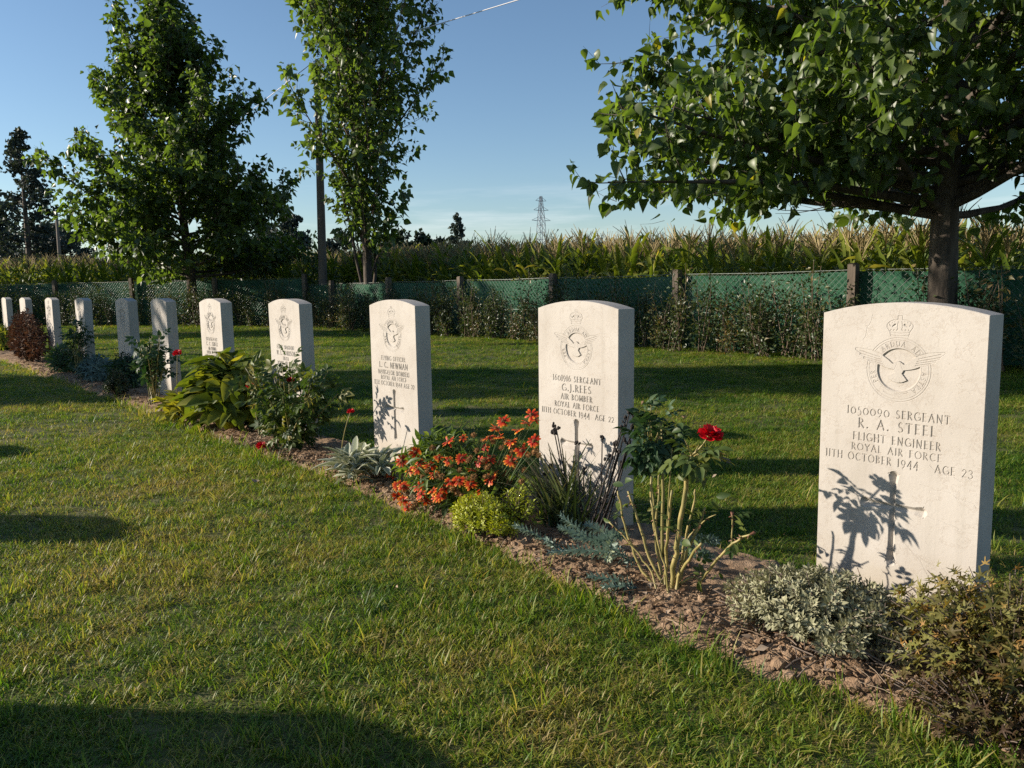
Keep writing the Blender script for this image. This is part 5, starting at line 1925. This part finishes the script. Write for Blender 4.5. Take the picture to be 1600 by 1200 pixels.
for k, (px, r0, r1, da, db) in enumerate(canes):
    S = cane_path(px, base, RD + da, RD + db)
    S[0, 2] = min(S[0, 2], base[2] - 0.01) if k not in (9, 10, 13) else S[0, 2]
    m = MB()
    rr = np.linspace(r0, r1, len(S)) * (1 + 0.05 * np.sin(np.arange(len(S)) * 2.3))
    m.tube(S - base, rr, 8, tint=np.repeat(np.clip(0.5 + 0.2 * np.sin(np.arange(len(S)) * 1.7 + k), 0, 1), 8))
    c = m.build('cane', M['cane'], rose, True)
    th = MB()
    for q in range(int(6 + 7 * (len(S) / 16))):
        a, d = along(S - base, np.array([rng.uniform(0.05, 0.97)]))
        o = norm(np.cross(d[0], rdir(1)[0]))
        th.tube([a[0] + o * r1 * 0.7, a[0] + o * (r1 + 0.0075) - d[0] * 0.003], [0.0022, 0.0002], 3, caps=False)
    th.build('thorn', M['thorn'], c, kind='stuff')
    for q in range(2 if k < 10 else 1):
        a, d = along(S - base, np.array([rng.uniform(0.45, 0.98)]))
        o = norm(np.cross(d[0], rdir(1)[0]))
        CANE_LEAVES.append((a[0] + o * r1, norm(o + np.array([0, 0, 0.1])), norm(UP + rng.normal(0, 0.4, 3))))
    if k == 0:
        main_tip = S[-1] - base


def leaf_spray(root, centre, rad, n, size, key, mat, tint, name='leaf', droop=0.6, twigs=8, bottom=None, stemmat='cane'):
    """compound leaves on short twigs round a point"""
    tw = MB()
    P, T, N = [], [], []
    for k in range(twigs):
        e = rdir(1)[0] * rad * rng.uniform(0.4, 0.9)
        root0 = centre + np.array([0, 0, -abs(rad[2]) * 0.75])
        S = quad(root0, centre * 0.5 + root0 * 0.5 + e * 0.3, centre + e, 5)
        tw.tube(S, np.linspace(0.0022, 0.0010, 5), 4, caps=False)
        m = n // twigs
        u = rng.uniform(0.3, 1.0, m)
        a, d = along(S, u)
        o = norm(rdir(m) + norm(a - centre) * 0.8)
        P.append(a + o * 0.004)
        T.append(norm(o + d * 0.4 + np.array([0, 0, -droop]) * rng.uniform(0.2, 1, (m, 1))))
        N.append(norm(np.array([0, 0, 1.0]) + o * 0.5 + rng.normal(0, 0.3, (m, 3))))
    tw.build('twig', M[stemmat], root, True)
    P, T, N = np.concatenate(P), np.concatenate(T), np.concatenate(N)
    n = len(P)
    emit_leaves(root, key, SH_COMPOUND, M[mat], P, T, N, size * np.clip(rng.normal(1, 0.2, n), 0.5, 1.4), np.clip(rng.normal(tint, 0.2, n), 0.02, 0.95), 300, name, 'foliage')


def onrow_rel(px, py, dep, b):
    return on_row(px, py, dep) - b


leaf_spray(rose, onrow_rel(1082, 702, RD, base), np.array([0.058, 0.05, 0.032]), 27, 0.072, 'rose_leaf', 'rose_leaf', 0.62, twigs=8)
cl = [np.array(v) for v in zip(*CANE_LEAVES)]
emit_leaves(rose, 'rose_leaf', SH_COMPOUND, M['rose_leaf'], cl[0], cl[1], cl[2], rng.uniform(0.035, 0.06, len(cl[0])), rng.uniform(0.4, 0.95, len(cl[0])), 300, 'leaf')
bp = onrow_rel(1110, 674, RD, base)
m = MB()
m.tube(quad(main_tip, (main_tip + bp) / 2 + np.array([0.01, 0, -0.005]), bp, 7), np.linspace(0.0032, 0.0018, 7), 5, tint=0.4)
m.build('cane', M['cane'], rose, True)
put_bloom(rose, bp + np.array([0, 0, -0.008]), (0.12, -0.35, 1), 0.98, 0)
P, T, N = [], [], []
for (x, y, tx, tz) in [zc(50, 560) + (-1, .1), zc(60, 545) + (0.6, .3), zc(200, 500) + (1, 0.05), zc(205, 720) + (0.2, -1), zc(180, 700) + (.5, .5), zc(30, 640) + (-.3, -1), zc(540, 640) + (.4, -1), zc(560, 620) + (.8, .2), zc(470, 890) + (-.7, .3), zc(575, 1040) + (.2, -1), zc(560, 1060) + (-.6, -.6), zc(480, 1090) + (-.3, -1), zc(-20, 760) + (-1, -.2), zc(660, 880) + (.3, -1), zc(420, 890) + (-1, .2), zc(465, 1085) + (.1, -1)]:
    P.append(onrow_rel(x, y, RD + rng.normal(0, 0.004), base))
    T.append(-RV * tx + UP * tz + rng.normal(0, 0.2, 3))
    N.append(np.array([-0.4, -0.8, 0.5]) + rng.normal(0, 0.3, 3))
emit_leaves(rose, 'rose_leaflet', SH_OVAL, M['rose_leaf'], np.array(P), norm(np.array(T)), norm(np.array(N)), rng.uniform(0.022, 0.036, len(P)), rng.uniform(0.4, 0.85, len(P)), 300, 'leaf')
m = MB()
m.tube([onrow_rel(*zc(648, 722), RD + 0.03, base), onrow_rel(*zc(648, 706), RD + 0.03, base)], [0.002, 0.005], 6)
m.tube([onrow_rel(*zc(752, 828), RD + 0.03, base), onrow_rel(*zc(772, 818), RD + 0.03, base)], [0.003, 0.004], 6)
m.build('rose_hip', M['thorn'], rose, True, 'stuff')

# darker rose right behind it
b2 = on_row(1032, 905, -0.12)
b2[2] = bz(b2)
rose2 = thing('rose_bush', 'darker green rose with drooping leaves at the right edge of the Rees headstone', 'rose bush', b2)
for k, (px, r0) in enumerate([([(1034, 905), (1036, 800), (1036, 735), (1034, 668)], 0.006), ([(1030, 905), (1022, 800), (1014, 720), (1005, 655)], 0.0036), ([(1040, 905), (1044, 790), (1050, 700)], 0.003)]):
    S = cane_path(px, b2, -0.12, -0.115)
    S[0, 2] = b2[2] - 0.01
    m = MB()
    m.tube(S - b2, np.linspace(r0, r0 * 0.55, len(S)), 7, tint=0.25)
    m.build('cane', M['cane'], rose2, True)
leaf_spray(rose2, onrow_rel(1019, 677, -0.115, b2), np.array([0.070, 0.06, 0.108]), 152, 0.062, 'dark_rose_leaf', 'dark_rose_leaf', 0.5, twigs=18, droop=0.9)
m = MB()
for (x, y) in [(1003, 628), (1069, 652), (1036, 703), (1000, 722)]:
    q = onrow_rel(x, y, -0.13, b2)
    for k in range(4):
        m.tube([q, q + rdir(1)[0] * 0.008], [0.003, 0.001], 4)
m.build('withered_bud', M['dry'], rose2, kind='stuff')

# 4 blue trailing spurge ---------------------------------------------
def z1(x, y):
    return (780 + x / 3.636, 680 + y / 3.636)


b3 = on_row(905, 868, -0.29)
b3[2] = bz(b3)
sp = thing('trailing_spurge', 'blue grey trailing plant with scale like leaves in front of the Rees headstone', 'plant', b3)
paths = [([z1(320, 640), z1(200, 560), z1(95, 515)], -0.20, -0.26), ([z1(620, 640), z1(470, 570), z1(350, 525)], -0.19, -0.23), ([z1(560, 620), z1(640, 570), z1(720, 575)], -0.19, -0.22), ([z1(700, 680), z1(500, 650), z1(290, 665)], -0.21, -0.27), ([z1(700, 640), z1(560, 590), z1(430, 585)], -0.17, -0.22), ([z1(640, 600), z1(630, 640), z1(612, 700)], -0.2, -0.27), ([z1(520, 600), z1(440, 530), z1(350, 455)], -0.15, -0.17), ([z1(640, 590), z1(560, 530), z1(500, 510)], -0.13, -0.12), ([z1(1000, 640), z1(1110, 590), z1(1235, 600)], -0.08, -0.11), ([z1(1000, 690), z1(1120, 650), z1(1200, 690)], -0.08, -0.12), ([z1(780, 700), z1(720, 720), z1(660, 640)], -0.2, -0.24), ([z1(450, 690), z1(330, 640), z1(270, 600)], -0.19, -0.25), ([z1(760, 865), z1(640, 815), z1(505, 800)], -0.27, -0.32), ([z1(780, 900), z1(700, 850), z1(600, 870)], -0.28, -0.33)]
P, T, N, S_, TI = [], [], [], [], []
for k, (px, d0, d1) in enumerate(paths):
    S = cane_path(px, b3, d0 - 0.09, d1 - 0.09)
    S[:, 2] = np.maximum(S[:, 2], b3[2] + 0.012)
    m = MB()
    m.tube(S - b3, np.linspace(0.0035, 0.0025, len(S)), 5, tint=0.2)
    m.build('stem', M['euph'], sp, True)
    L = np.linalg.norm(np.diff(S, axis=0), axis=1).sum()
    n = int(L / 0.0021)
    u = np.linspace(0.05, 1.0, n)
    a, d = along(S - b3, u)
    ph = np.arange(n) * 2.4
    sx = norm(np.cross(d, np.array([0.1, 0.2, 0.95])))
    sy = np.cross(d, sx)
    o = np.cos(ph)[:, None] * sx + np.sin(ph)[:, None] * sy
    P.append(a + o * 0.002)
    T.append(norm(o * 0.9 + d * (0.35 + 0.9 * u[:, None] ** 3)))
    N.append(norm(d - o * 0.5))
    S_.append((0.021 - 0.007 * u ** 4) * rng.uniform(0.85, 1.15, n))
    TI.append(np.clip(rng.normal(0.5 + (0.45 if k == 5 else 0), 0.14, n), 0, 1))
emit_leaves(sp, 'spurge_leaf', SH_SPURGE, M['euph'], *[np.concatenate(v) for v in (P, T, N, S_, TI)], 300)

# 5 dark strap leaved clump with black seed heads --------------------
b4 = bed_spot(886, 0, -0.115)
sl_ = thing('strap_leaf_clump', 'dark clump of narrow leaves with black seed heads before the Rees headstone', 'plant', b4)
var = []
for k in range(10):
    r = np.random.default_rng(50 + k)
    V = []
    L, w, drop = 1.0, 0.010 * r.uniform(0.8, 1.3), r.uniform(0.25, 1.1)
    p_, e = np.zeros(3), math.radians(84)
    for q in range(9):
        f = q / 8
        hw = w * (1 - f ** 3) + 0.0012
        V += [p_ + np.array([-hw, 0, 0]), p_ + np.array([0, hw * 0.35, 0]), p_ + np.array([hw, 0, 0])]
        ee = e - drop * f ** 1.4
        p_ = p_ + np.array([0.03 * math.sin(k + 3 * f), math.cos(ee), math.sin(ee)]) / 8
    F = []
    for q in range(8):
        a, b_ = 3 * q, 3 * q + 3
        F += [[a, a + 1, b_ + 1, b_], [a + 1, a + 2, b_ + 2, b_ + 1]]
    t = np.clip(0.42 + r.normal(0, 0.2) + 0.45 * np.repeat(np.linspace(0, 1, 9), 3) ** 4, 0, 1)
    var.append(mk_mesh('strap_leaf', np.array(V), np.array(F), M['strap'], t, True))
for k in range(150):
    o = bpy.data.objects.new('leaf', var[k % 10])
    COL.objects.link(o)
    o.parent = sl_
    az = rng.uniform(0, 6.28)
    off = -RV * rng.normal(0, 0.045) + BV * rng.normal(0, 0.025)
    lean = rng.normal(0.0, 0.28)
    wl_ = -RV * (rng.normal(-0.18, 0.36)) + BV * rng.normal(0, 0.15)
    zax = norm(UP + wl_)
    yax = norm(wl_ + rng.normal(0, 0.05, 3))
    yax = norm(yax - zax * (yax @ zax))
    xax = np.cross(yax, zax)
    L = rng.uniform(0.16, 0.33)
    o.matrix_local = Matrix(((xax[0] * L * 1.15, yax[0] * L, zax[0] * L, off[0]), (xax[1] * L * 1.15, yax[1] * L, zax[1] * L, off[1]), (xax[2] * L * 1.15, yax[2] * L, zax[2] * L, -0.005), (0, 0, 0, 1)))
for k, (x, y, x0, dd) in enumerate([(869, 668, 893, 0), (866, 674, 890, -0.01), (905, 692, 914, -0.01), (941, 684, 936, 0.0), (861, 728, 880, -0.02), (878, 742, 886, 0), (853, 740, 876, 0.01), (966, 706, 938, -0.02), (984, 642, 925, -0.03), (978, 655, 930, -0.02), (972, 668, 922, -0.03), (988, 668, 935, -0.03), (962, 692, 920, -0.02), (981, 690, 930, -0.04), (950, 716, 915, -0.02), (970, 725, 925, -0.03), (991, 655, 940, -0.02), (912, 735, 905, 0.01)]):
    top = on_row(x, y, -0.115 + dd) - b4
    bt = on_row(x0, 800, -0.115) - b4
    bt[2] = 0
    S = quad(bt, (bt + top) / 2 + rng.normal(0, 0.012, 3), top, 8)
    m = MB()
    m.tube(S, np.linspace(0.0028, 0.0019, 8), 5)
    st = m.build('seed_stalk', M['blackseed'], sl_, True)
    m = MB()
    nn = 4 if k not in (0, 1) else 7
    for q in range(nn):
        c = top + rng.normal(0, 0.005 if k else 0.008, 3)
        m.add(ico * rng.uniform(0.003, 0.0062) * np.array([1, 1, 1.5]) + c, icf)
        m.tube([top - (top - bt) * 0.03, c], 0.0009, 3, caps=False)
    m.build('seed_head', M['blackseed'], st)

# 6 golden low mound ---------------------------------------------------
p = bed_spot(753, 0, -0.335)
mound('golden_mound', 'low yellow green mound of tiny leaves below the orange daisies', 'plant', p, (0.155, 0.085), 0.125, 120, 46, SH_OVAL_LO, 'golden_leaf', 'sedum', 0.0125, 0.5, 0.009, 300, 'twig', 0.0018, (0.5, 0.22), 0.9, tip_tint=0.5)
p = bed_spot(808, 0, -0.26)
mound('golden_mound', 'loose yellow green sprigs behind the dark narrow leaves, right of the golden mound', 'plant', p, (0.10, 0.05), 0.15, 24, 22, SH_OVAL_LO, 'golden_leaf', 'sedum', 0.016, 0.4, 0.012, 120, 'twig', 0.0016, (0.35, 0.2), 0.9, tip_tint=0.3)

# 7 orange daisies -----------------------------------------------------
def petal_tint(V, t):
    return np.clip(V[:, 1] ** 1.5 * 0.85 + t * 0.25 - 0.05, 0, 1)


def daisy(seed, n=13):
    r = np.random.default_rng(seed)
    V0, F0 = shape_strip([(0.18, 0.06), (0.55, 0.16), (0.85, 0.16), (1.0, 0.07)], -0.2, 0.25)
    m = MB()
    for k in range(n):
        a = 2 * math.pi * k / n + r.normal(0, 0.1)
        e = r.normal(0.12, 0.22)
        t = np.array([math.cos(a) * math.cos(e), math.sin(a) * math.cos(e), math.sin(e)])
        s = np.array([math.sin(a), -math.cos(a), 0])
        nn = np.cross(s, t)
        L = r.uniform(0.85, 1.1)
        V = L * (V0[:, :1] * s + V0[:, 1:2] * t + V0[:, 2:] * nn)
        m.add(V, F0, petal_tint(V0, r.uniform(-0.5, 0.7)))
    return m.mesh('flower', M['ray'], True)


def dome(seed, mat, name, rough=0.12, n=70, spike=0.25):
    r = np.random.default_rng(seed)
    m = MB()
    v = ico * np.array([0.33, 0.33, 0.26]) * r.uniform(0.9, 1.08, (12, 1))
    m.add(v, icf)
    for d in norm(r.normal(size=(n, 3))):
        if d[2] < -0.3:
            continue
        b0 = d * np.array([0.31, 0.31, 0.24])
        m.tube([b0, b0 + d * spike * r.uniform(0.4, 1.0)], [0.035, 0.008], 3, caps=False)
    return m.mesh(name, mat)


DAISY = [daisy(s, n) for s, n in ((1, 13), (2, 11), (3, 14), (4, 9))]
DISC = [dome(1, M['disc'], 'flower_centre', n=40, spike=0.08)]
SEED = [dome(s, M['seedhead'], 'seed_head', n=120, spike=0.16) for s in (5, 6)]
p = bed_spot(704, 0, -0.205)
dz_ = mound('orange_daisy_clump', 'clump of orange red daisies and brown seed balls between the Newman and Rees headstones', 'flowers', p, (0.35, 0.125), 0.245, 150, 11, SH_LANCE, 'daisy_leaf', 'gail_leaf', 0.062, 0.12, 0.012, 300, 'gail_leaf', 0.0017, (0.5, 0.25), 0.7, lean=0.55, tip_tint=0.2)
heads = []
for (x, y) in [(686, 715), (737, 734), (766, 748), (684, 766), (630, 760), (633, 800), (649, 707), (655, 722), (722, 716), (705, 752), (608, 738), (612, 742), (780, 683), (764, 683), (835, 655), (830, 648), (810, 672), (786, 658), (775, 670), (833, 690), (815, 704), (748, 722), (758, 700), (690, 775), (664, 782), (620, 775), (700, 690), (722, 684), (742, 772), (655, 760), (676, 742), (640, 735), (610, 760), (822, 660), (799, 690), (650, 810), (770, 740), (628, 720)]:
    heads.append((x, y, 0))
for (x, y) in [(755, 720), (745, 704), (770, 716), (782, 724), (792, 716), (755, 688), (740, 680), (800, 706), (812, 712), (836, 706), (826, 712), (842, 712), (760, 745), (738, 748), (790, 740), (806, 730), (700, 725), (718, 735), (676, 700), (802, 694), (770, 690), (660, 745), (690, 745), (820, 735), (735, 715), (715, 770), (784, 700), (762, 730)]:
    heads.append((x, y, 1))
for k in range(38):                                     # more heads all over the mound
    x = rng.uniform(612, 842)
    heads.append((x, rng.uniform(742 - 0.30 * (x - 612), 806 - 0.22 * (x - 612)), 0 if rng.random() < (0.55 if x < 720 else 0.3) else 1))
for k, (x, y, kind) in enumerate(heads):
    q = None
    for dep in np.linspace(-0.40, -0.16, 49):             # first meets the leafy mound here
        w = on_row(x, y, dep) - p
        if (w @ RV / 0.36) ** 2 + ((w @ BV) / 0.135) ** 2 + (w[2] / 0.262) ** 2 < 1:
            q = w
            break
    if q is None:
        q = on_row(x, y, -0.20) - p
    q = q - norm(q + p - CAMP) * rng.uniform(0.0, 0.03)
    b0 = np.array([q[0] * 0.55, q[1] * 0.55, 0.0])
    m = MB()
    m.tube(quad(b0, np.array([q[0] * 0.75, q[1] * 0.75, q[2] * 0.6]), q, 6), 0.0014, 4, tint=0.4, caps=False)
    m.build('flower_stalk', M['gail_leaf'], dz_, True)
    up_ = norm(np.array([rng.normal(-0.25, 0.35), rng.normal(-0.45, 0.3), 1]))
    mt = Matrix.Translation(Vector(q)) @ Vector(up_).to_track_quat('Z', 'Y').to_matrix().to_4x4() @ Matrix.Rotation(rng.uniform(0, 6), 4, 'Z')
    if kind == 0:
        s = rng.uniform(0.018, 0.027)
        o = bpy.data.objects.new('flower', DAISY[k % 4])
        COL.objects.link(o)
        o.parent = dz_
        o.matrix_local = mt @ Matrix.Scale(s, 4)
        c = bpy.data.objects.new('flower_centre', DISC[0])
        COL.objects.link(c)
        c.parent = o
    else:
        o = bpy.data.objects.new('seed_head', SEED[k % 2])
        COL.objects.link(o)
        o.parent = dz_
        o.matrix_local = mt @ Matrix.Scale(rng.uniform(0.026, 0.038), 4)

# 8 woolly grey plant ----------------------------------------------------
def rim_tint(V, t):
    return np.where(np.abs(V[:, 0]) > 0.02, 0.98, 0.30 + 0.3 * t)


p = bed_spot(572, 0, -0.25)
lamb = thing('woolly_leaf_plant', 'woolly silver green plant with long pale edged leaves at the foot of the Newman headstone', 'plant', p)
P, T, N, S_ = [], [], [], []
for k in range(16):
    c = -RV * rng.uniform(-0.155, 0.17) + BV * rng.uniform(-0.09, 0.07)
    for q in range(13):
        a = q * 2.4 + rng.normal(0, 0.3)
        e = math.radians(rng.uniform(8, 45) + 34 * (q > 5))
        d = np.array([math.cos(a) * math.cos(e), math.sin(a) * math.cos(e), math.sin(e)])
        P.append(c + d * 0.012 + UP * rng.uniform(0.01, 0.075))
        T.append(d)
        N.append(norm(UP * math.cos(e) - np.array([math.cos(a), math.sin(a), 0]) * math.sin(e)) + rng.normal(0, 0.15, 3))
        S_.append(rng.uniform(0.06, 0.105))
P, T, N, S_ = np.array(P), norm(np.array(T)), norm(np.array(N)), np.array(S_)
emit_leaves(lamb, 'woolly_leaf', SH_TONGUE, M['lamb'], P, T, N, S_, rng.uniform(0, 1, len(P)), 300, 'leaf', 'foliage', TN, rim_tint)

# 9 to 12 the plants farther along the row -------------------------------
def rose_bushy(label, x, depth, w, d, h, n, blooms, mat='rose_leaf', tint=0.5, ls=0.085, canes_n=9, bare=0.3, group=None):
    p = bed_spot(x, 0, depth)
    root = thing('rose_bush', label, 'rose bush', p, 0, group)
    P, T, N = [], [], []
    for k in range(canes_n):
        a = k * 2.4 + rng.normal(0, 0.3)
        f = math.sqrt((k + 0.6) / canes_n)
        top = -RV * (math.cos(a) * w * f) + BV * (math.sin(a) * d * f) + UP * h * rng.uniform(0.7, 1.05)
        S = quad(np.array([rng.normal(0, 0.015), rng.normal(0, 0.015), -0.01]), top * np.array([0.5, 0.5, 0.55]), top, 8)
        m = MB()
        m.tube(S, np.linspace(0.0045, 0.002, 8), 6, tint=rng.uniform(0.1, 0.6))
        m.build('cane', M['cane'], root, True)
        c = max(3, n // canes_n)
        u = rng.uniform(bare, 1.0, c)
        q, dd = along(S, u)
        o = norm(rdir(c) + np.array([0, 0, 0.1]))
        P.append(q + o * rng.uniform(0.0, 0.05, (c, 1)))
        T.append(norm(o + np.array([0, 0, -0.35]) + dd * 0.3))
        N.append(norm(np.array([-0.2, -0.2, 1.0]) + rng.normal(0, 0.45, (c, 3))))
    P, T, N = np.concatenate(P), np.concatenate(T), np.concatenate(N)
    n = len(P)
    emit_leaves(root, 'bush_rose_leaf' if mat == 'rose_leaf' else 'dark_rose_leaf', SH_COMPOUND, M[mat], P, T, N, ls * np.clip(rng.normal(1, 0.22, n), 0.5, 1.4), np.clip(rng.normal(tint, 0.24, n), 0.02, 0.98), 300)
    for k, (bx, by, s, dd) in enumerate(blooms):
        q = on_row(bx, by, depth + dd) - p
        m = MB()
        b0 = np.array([q[0] * 0.82, q[1] * 0.82, 0.0])
        m.tube(quad(b0, (b0 + q) / 2 + rng.normal(0, 0.01, 3), q, 6), np.linspace(0.003, 0.0016, 6), 5, tint=0.3)
        m.build('cane', M['cane'], root, True)
        put_bloom(root, q, (rng.normal(-.1, .15), -0.45, 1), s, k + 1)
    return root


rose_bushy('leafy rose bush with small red blooms before the fourth headstone from the right', 456, -0.2, 0.40, 0.18, 0.40, 540, [(408, 697, 0.85, -0.12), (454, 594, 0.6, 0.0), (391, 603, 0.75, 0.0), (548, 643, 0.55, 0.02)], tint=0.5, ls=0.075, canes_n=26, bare=0.12)
p = bed_spot(358, 0, -0.19)
mound('broad_leaf_clump', 'big clump of broad green leaves, yellow at its left, before the nearest shaded stones', 'plant', p, (0.36, 0.17), 0.41, 76, 8, SH_BROAD, 'broad_leaf', 'broad', 0.125, 0.3, 0.03, 300, 'gail_leaf', 0.0035, (0.45, 0.25), 0.6, lean=0.55, nup=0.9)
p = bed_spot(282, 0, -0.28)
mound('broad_leaf_clump', 'low round yellowing leaves at the left foot of the big broad leaved clump', 'plant', p, (0.13, 0.07), 0.15, 14, 6, SH_BROAD, 'yellow_broad_leaf', 'broad', 0.105, 0.4, 0.03, 120, 'gail_leaf', 0.003, (0.88, 0.08), 0.6, lean=0.55, nup=1.2)
rose_bushy('thin twiggy rose bush with one red bloom before the oval badge headstone', 246, -0.19, 0.20, 0.10, 0.46, 120, [(277, 552, 1.0, 0.0)], 'dark_rose_leaf', 0.45, 0.085, 20, 0.45)
p = bed_spot(190, 0, -0.25)
mound('dark_dome_shrub', 'small dark green rounded shrub at the bed edge left of the twiggy rose', 'shrub', p, (0.15, 0.10), 0.20, 70, 34, SH_OVAL_LO, 'dome_leaf', 'hedge', 0.02, 0.35, 0.012, 120, 'twig', 0.002, (0.4, 0.2), 0.8)
p = bed_spot(205, 0, -0.06)
mound('dark_leafy_plant', 'dark leafy plant against the foot of the small cross headstone', 'plant', p, (0.30, 0.10), 0.27, 60, 14, SH_LANCE, 'dark_lance', 'dark_rose_leaf', 0.075, 0.2, 0.02, 120, 'twig', 0.002, (0.4, 0.2), 0.7)
p = bed_spot(160, 0, -0.10)
mound('grey_leaf_plant', 'grey green straggling plant in the shade between the two shaded headstones', 'plant', p, (0.40, 0.13), 0.20, 70, 14, SH_LANCE, 'grey_lance', 'euph', 0.07, 0.2, 0.02, 100, 'twig', 0.002, (0.2, 0.15), 0.6)
rose_bushy('thin leggy rose bush in front of the fourth shaded headstone, no bloom', 133, -0.10, 0.20, 0.10, 0.50, 90, [], 'dark_rose_leaf', 0.4, 0.09, 14, 0.4)
p = bed_spot(112, 0, -0.12)
mound('dark_leafy_plant', 'low dark green plant spreading right of the brown dry shrub', 'plant', p, (0.38, 0.13), 0.24, 70, 14, SH_LANCE, 'dark_lance', 'dark_rose_leaf', 0.075, 0.2, 0.02, 80, 'twig', 0.002, (0.35, 0.2), 0.7)
p = bed_spot(57, 0, -0.17)
mound('brown_shrub', 'twiggy reddish brown dry shrub in front of the far pale headstones', 'shrub', p, (0.70, 0.16), 0.56, 150, 30, SH_OVAL_LO, 'brown_leaf', 'brown_shrub', 0.05, 0.25, 0.025, 120, 'twig', 0.003, (0.5, 0.25), 0.9)
p = bed_spot(8, 0, -0.14)
mound('dark_leafy_plant', 'yellow green low plant at the left edge beside the brown shrub', 'plant', p, (0.6, 0.16), 0.36, 80, 16, SH_LANCE, 'far_lance', 'broad', 0.11, 0.2, 0.03, 60, 'twig', 0.003, (0.45, 0.25), 0.7)

# ------------------------------------------------------------------ litter
m = MB()
P, T, N, S_, TI = [], [], [], [], []
for k in range(900):
    c = rng.random()
    a = rng.normal(3.0, 0.35) if c < 0.35 else (rng.normal(0.35, 0.28) if c < 0.55 else rng.uniform(-1.2, 9))
    d = float(bed_front(a)) + abs(rng.normal(0.03, 0.09))
    if d > 0.05:
        continue
    P.append(site(a, d, float(bed_z(a, d)) + 0.016 + rng.uniform(0, 0.008)))
    T.append(norm(rng.normal(size=3) * np.array([1, 1, 0.25])))
    N.append(norm(rng.normal(size=3) * 0.35 + UP))
    S_.append(rng.uniform(0.012, 0.035))
    TI.append(rng.random())
for k in range(70):
    x, y = rng.uniform(-3.2, 1.2), rng.uniform(1.3, 6.5)
    q_ = np.array([x, y]) - ORG[:2]
    if bed_front(q_ @ RV[:2]) - 0.02 < q_ @ BV[:2] < 0.2:
        continue
    P.append(np.array([x, y, 0.026 + rng.uniform(0, 0.008)]))
    T.append(norm(rng.normal(size=3) * np.array([1, 1, 0.3])))
    N.append(norm(rng.normal(size=3) * 0.4 + UP))
    S_.append(rng.uniform(0.010, 0.024))
    TI.append(rng.random())
P, T, N, S_, TI = [np.array(v) for v in (P, T, N, S_, TI)]
V, F, TT = leaf_cloud(SH_OVAL_LO, P, T, N, S_, TI)
m.add(V, F, TT)
for k in range(260):
    a = rng.uniform(-1.2, 6)
    d = float(bed_front(a)) + abs(rng.normal(0.05, 0.1))
    if d > 0.05:
        continue
    q = site(a, d, float(bed_z(a, d)) + 0.018)
    v = norm(rng.normal(size=3) * np.array([1, 1, 0.15])) * rng.uniform(0.02, 0.06)
    m.tube([q - v, q + UP * 0.004, q + v], 0.001, 3, tint=rng.random(), caps=False)
m.build('leaf_litter', M['dry'], None, True, 'stuff')

for (x, y, s, t, lab) in [(1140, 729, 0.085, 0.55, 'curled brown fallen leaf on the lawn right of the red rose'), (1294, 603, 0.09, 0.5, 'brown fallen leaf on the lawn left of the badge of the Steel headstone'), (399, 753, 0.045, 0.98, 'small pale fallen leaf on the front lawn near the rose bush'), (1008, 655, 0.06, 0.9, 'tiny pale leaf on the sunny lawn right of the Rees headstone')]:
    g = on_ground(x, y, 0.03)
    r = np.random.default_rng(int(x))
    V, F = SH_BROAD
    V = V * s
    V = V + np.stack([V[:, 0] * 0, V[:, 1] * 0, 0.35 * V[:, 0] ** 2 / s + 0.5 * (V[:, 1] - s / 2) ** 2 / s], 1)
    me = mk_mesh('fallen_leaf', np.concatenate([V, V + np.array([0, 0, -0.0006])]), np.concatenate([F, F[:, ::-1] + len(V)]), M['dry'], np.full(2 * len(V), t), True)
    o = link('fallen_leaf', me)
    o.location = (g[0], g[1], 0.034)
    o.rotation_euler = (r.normal(0.5, 0.2), r.normal(0, 0.3), r.uniform(0, 6))
    tag(o, lab, 'leaf')
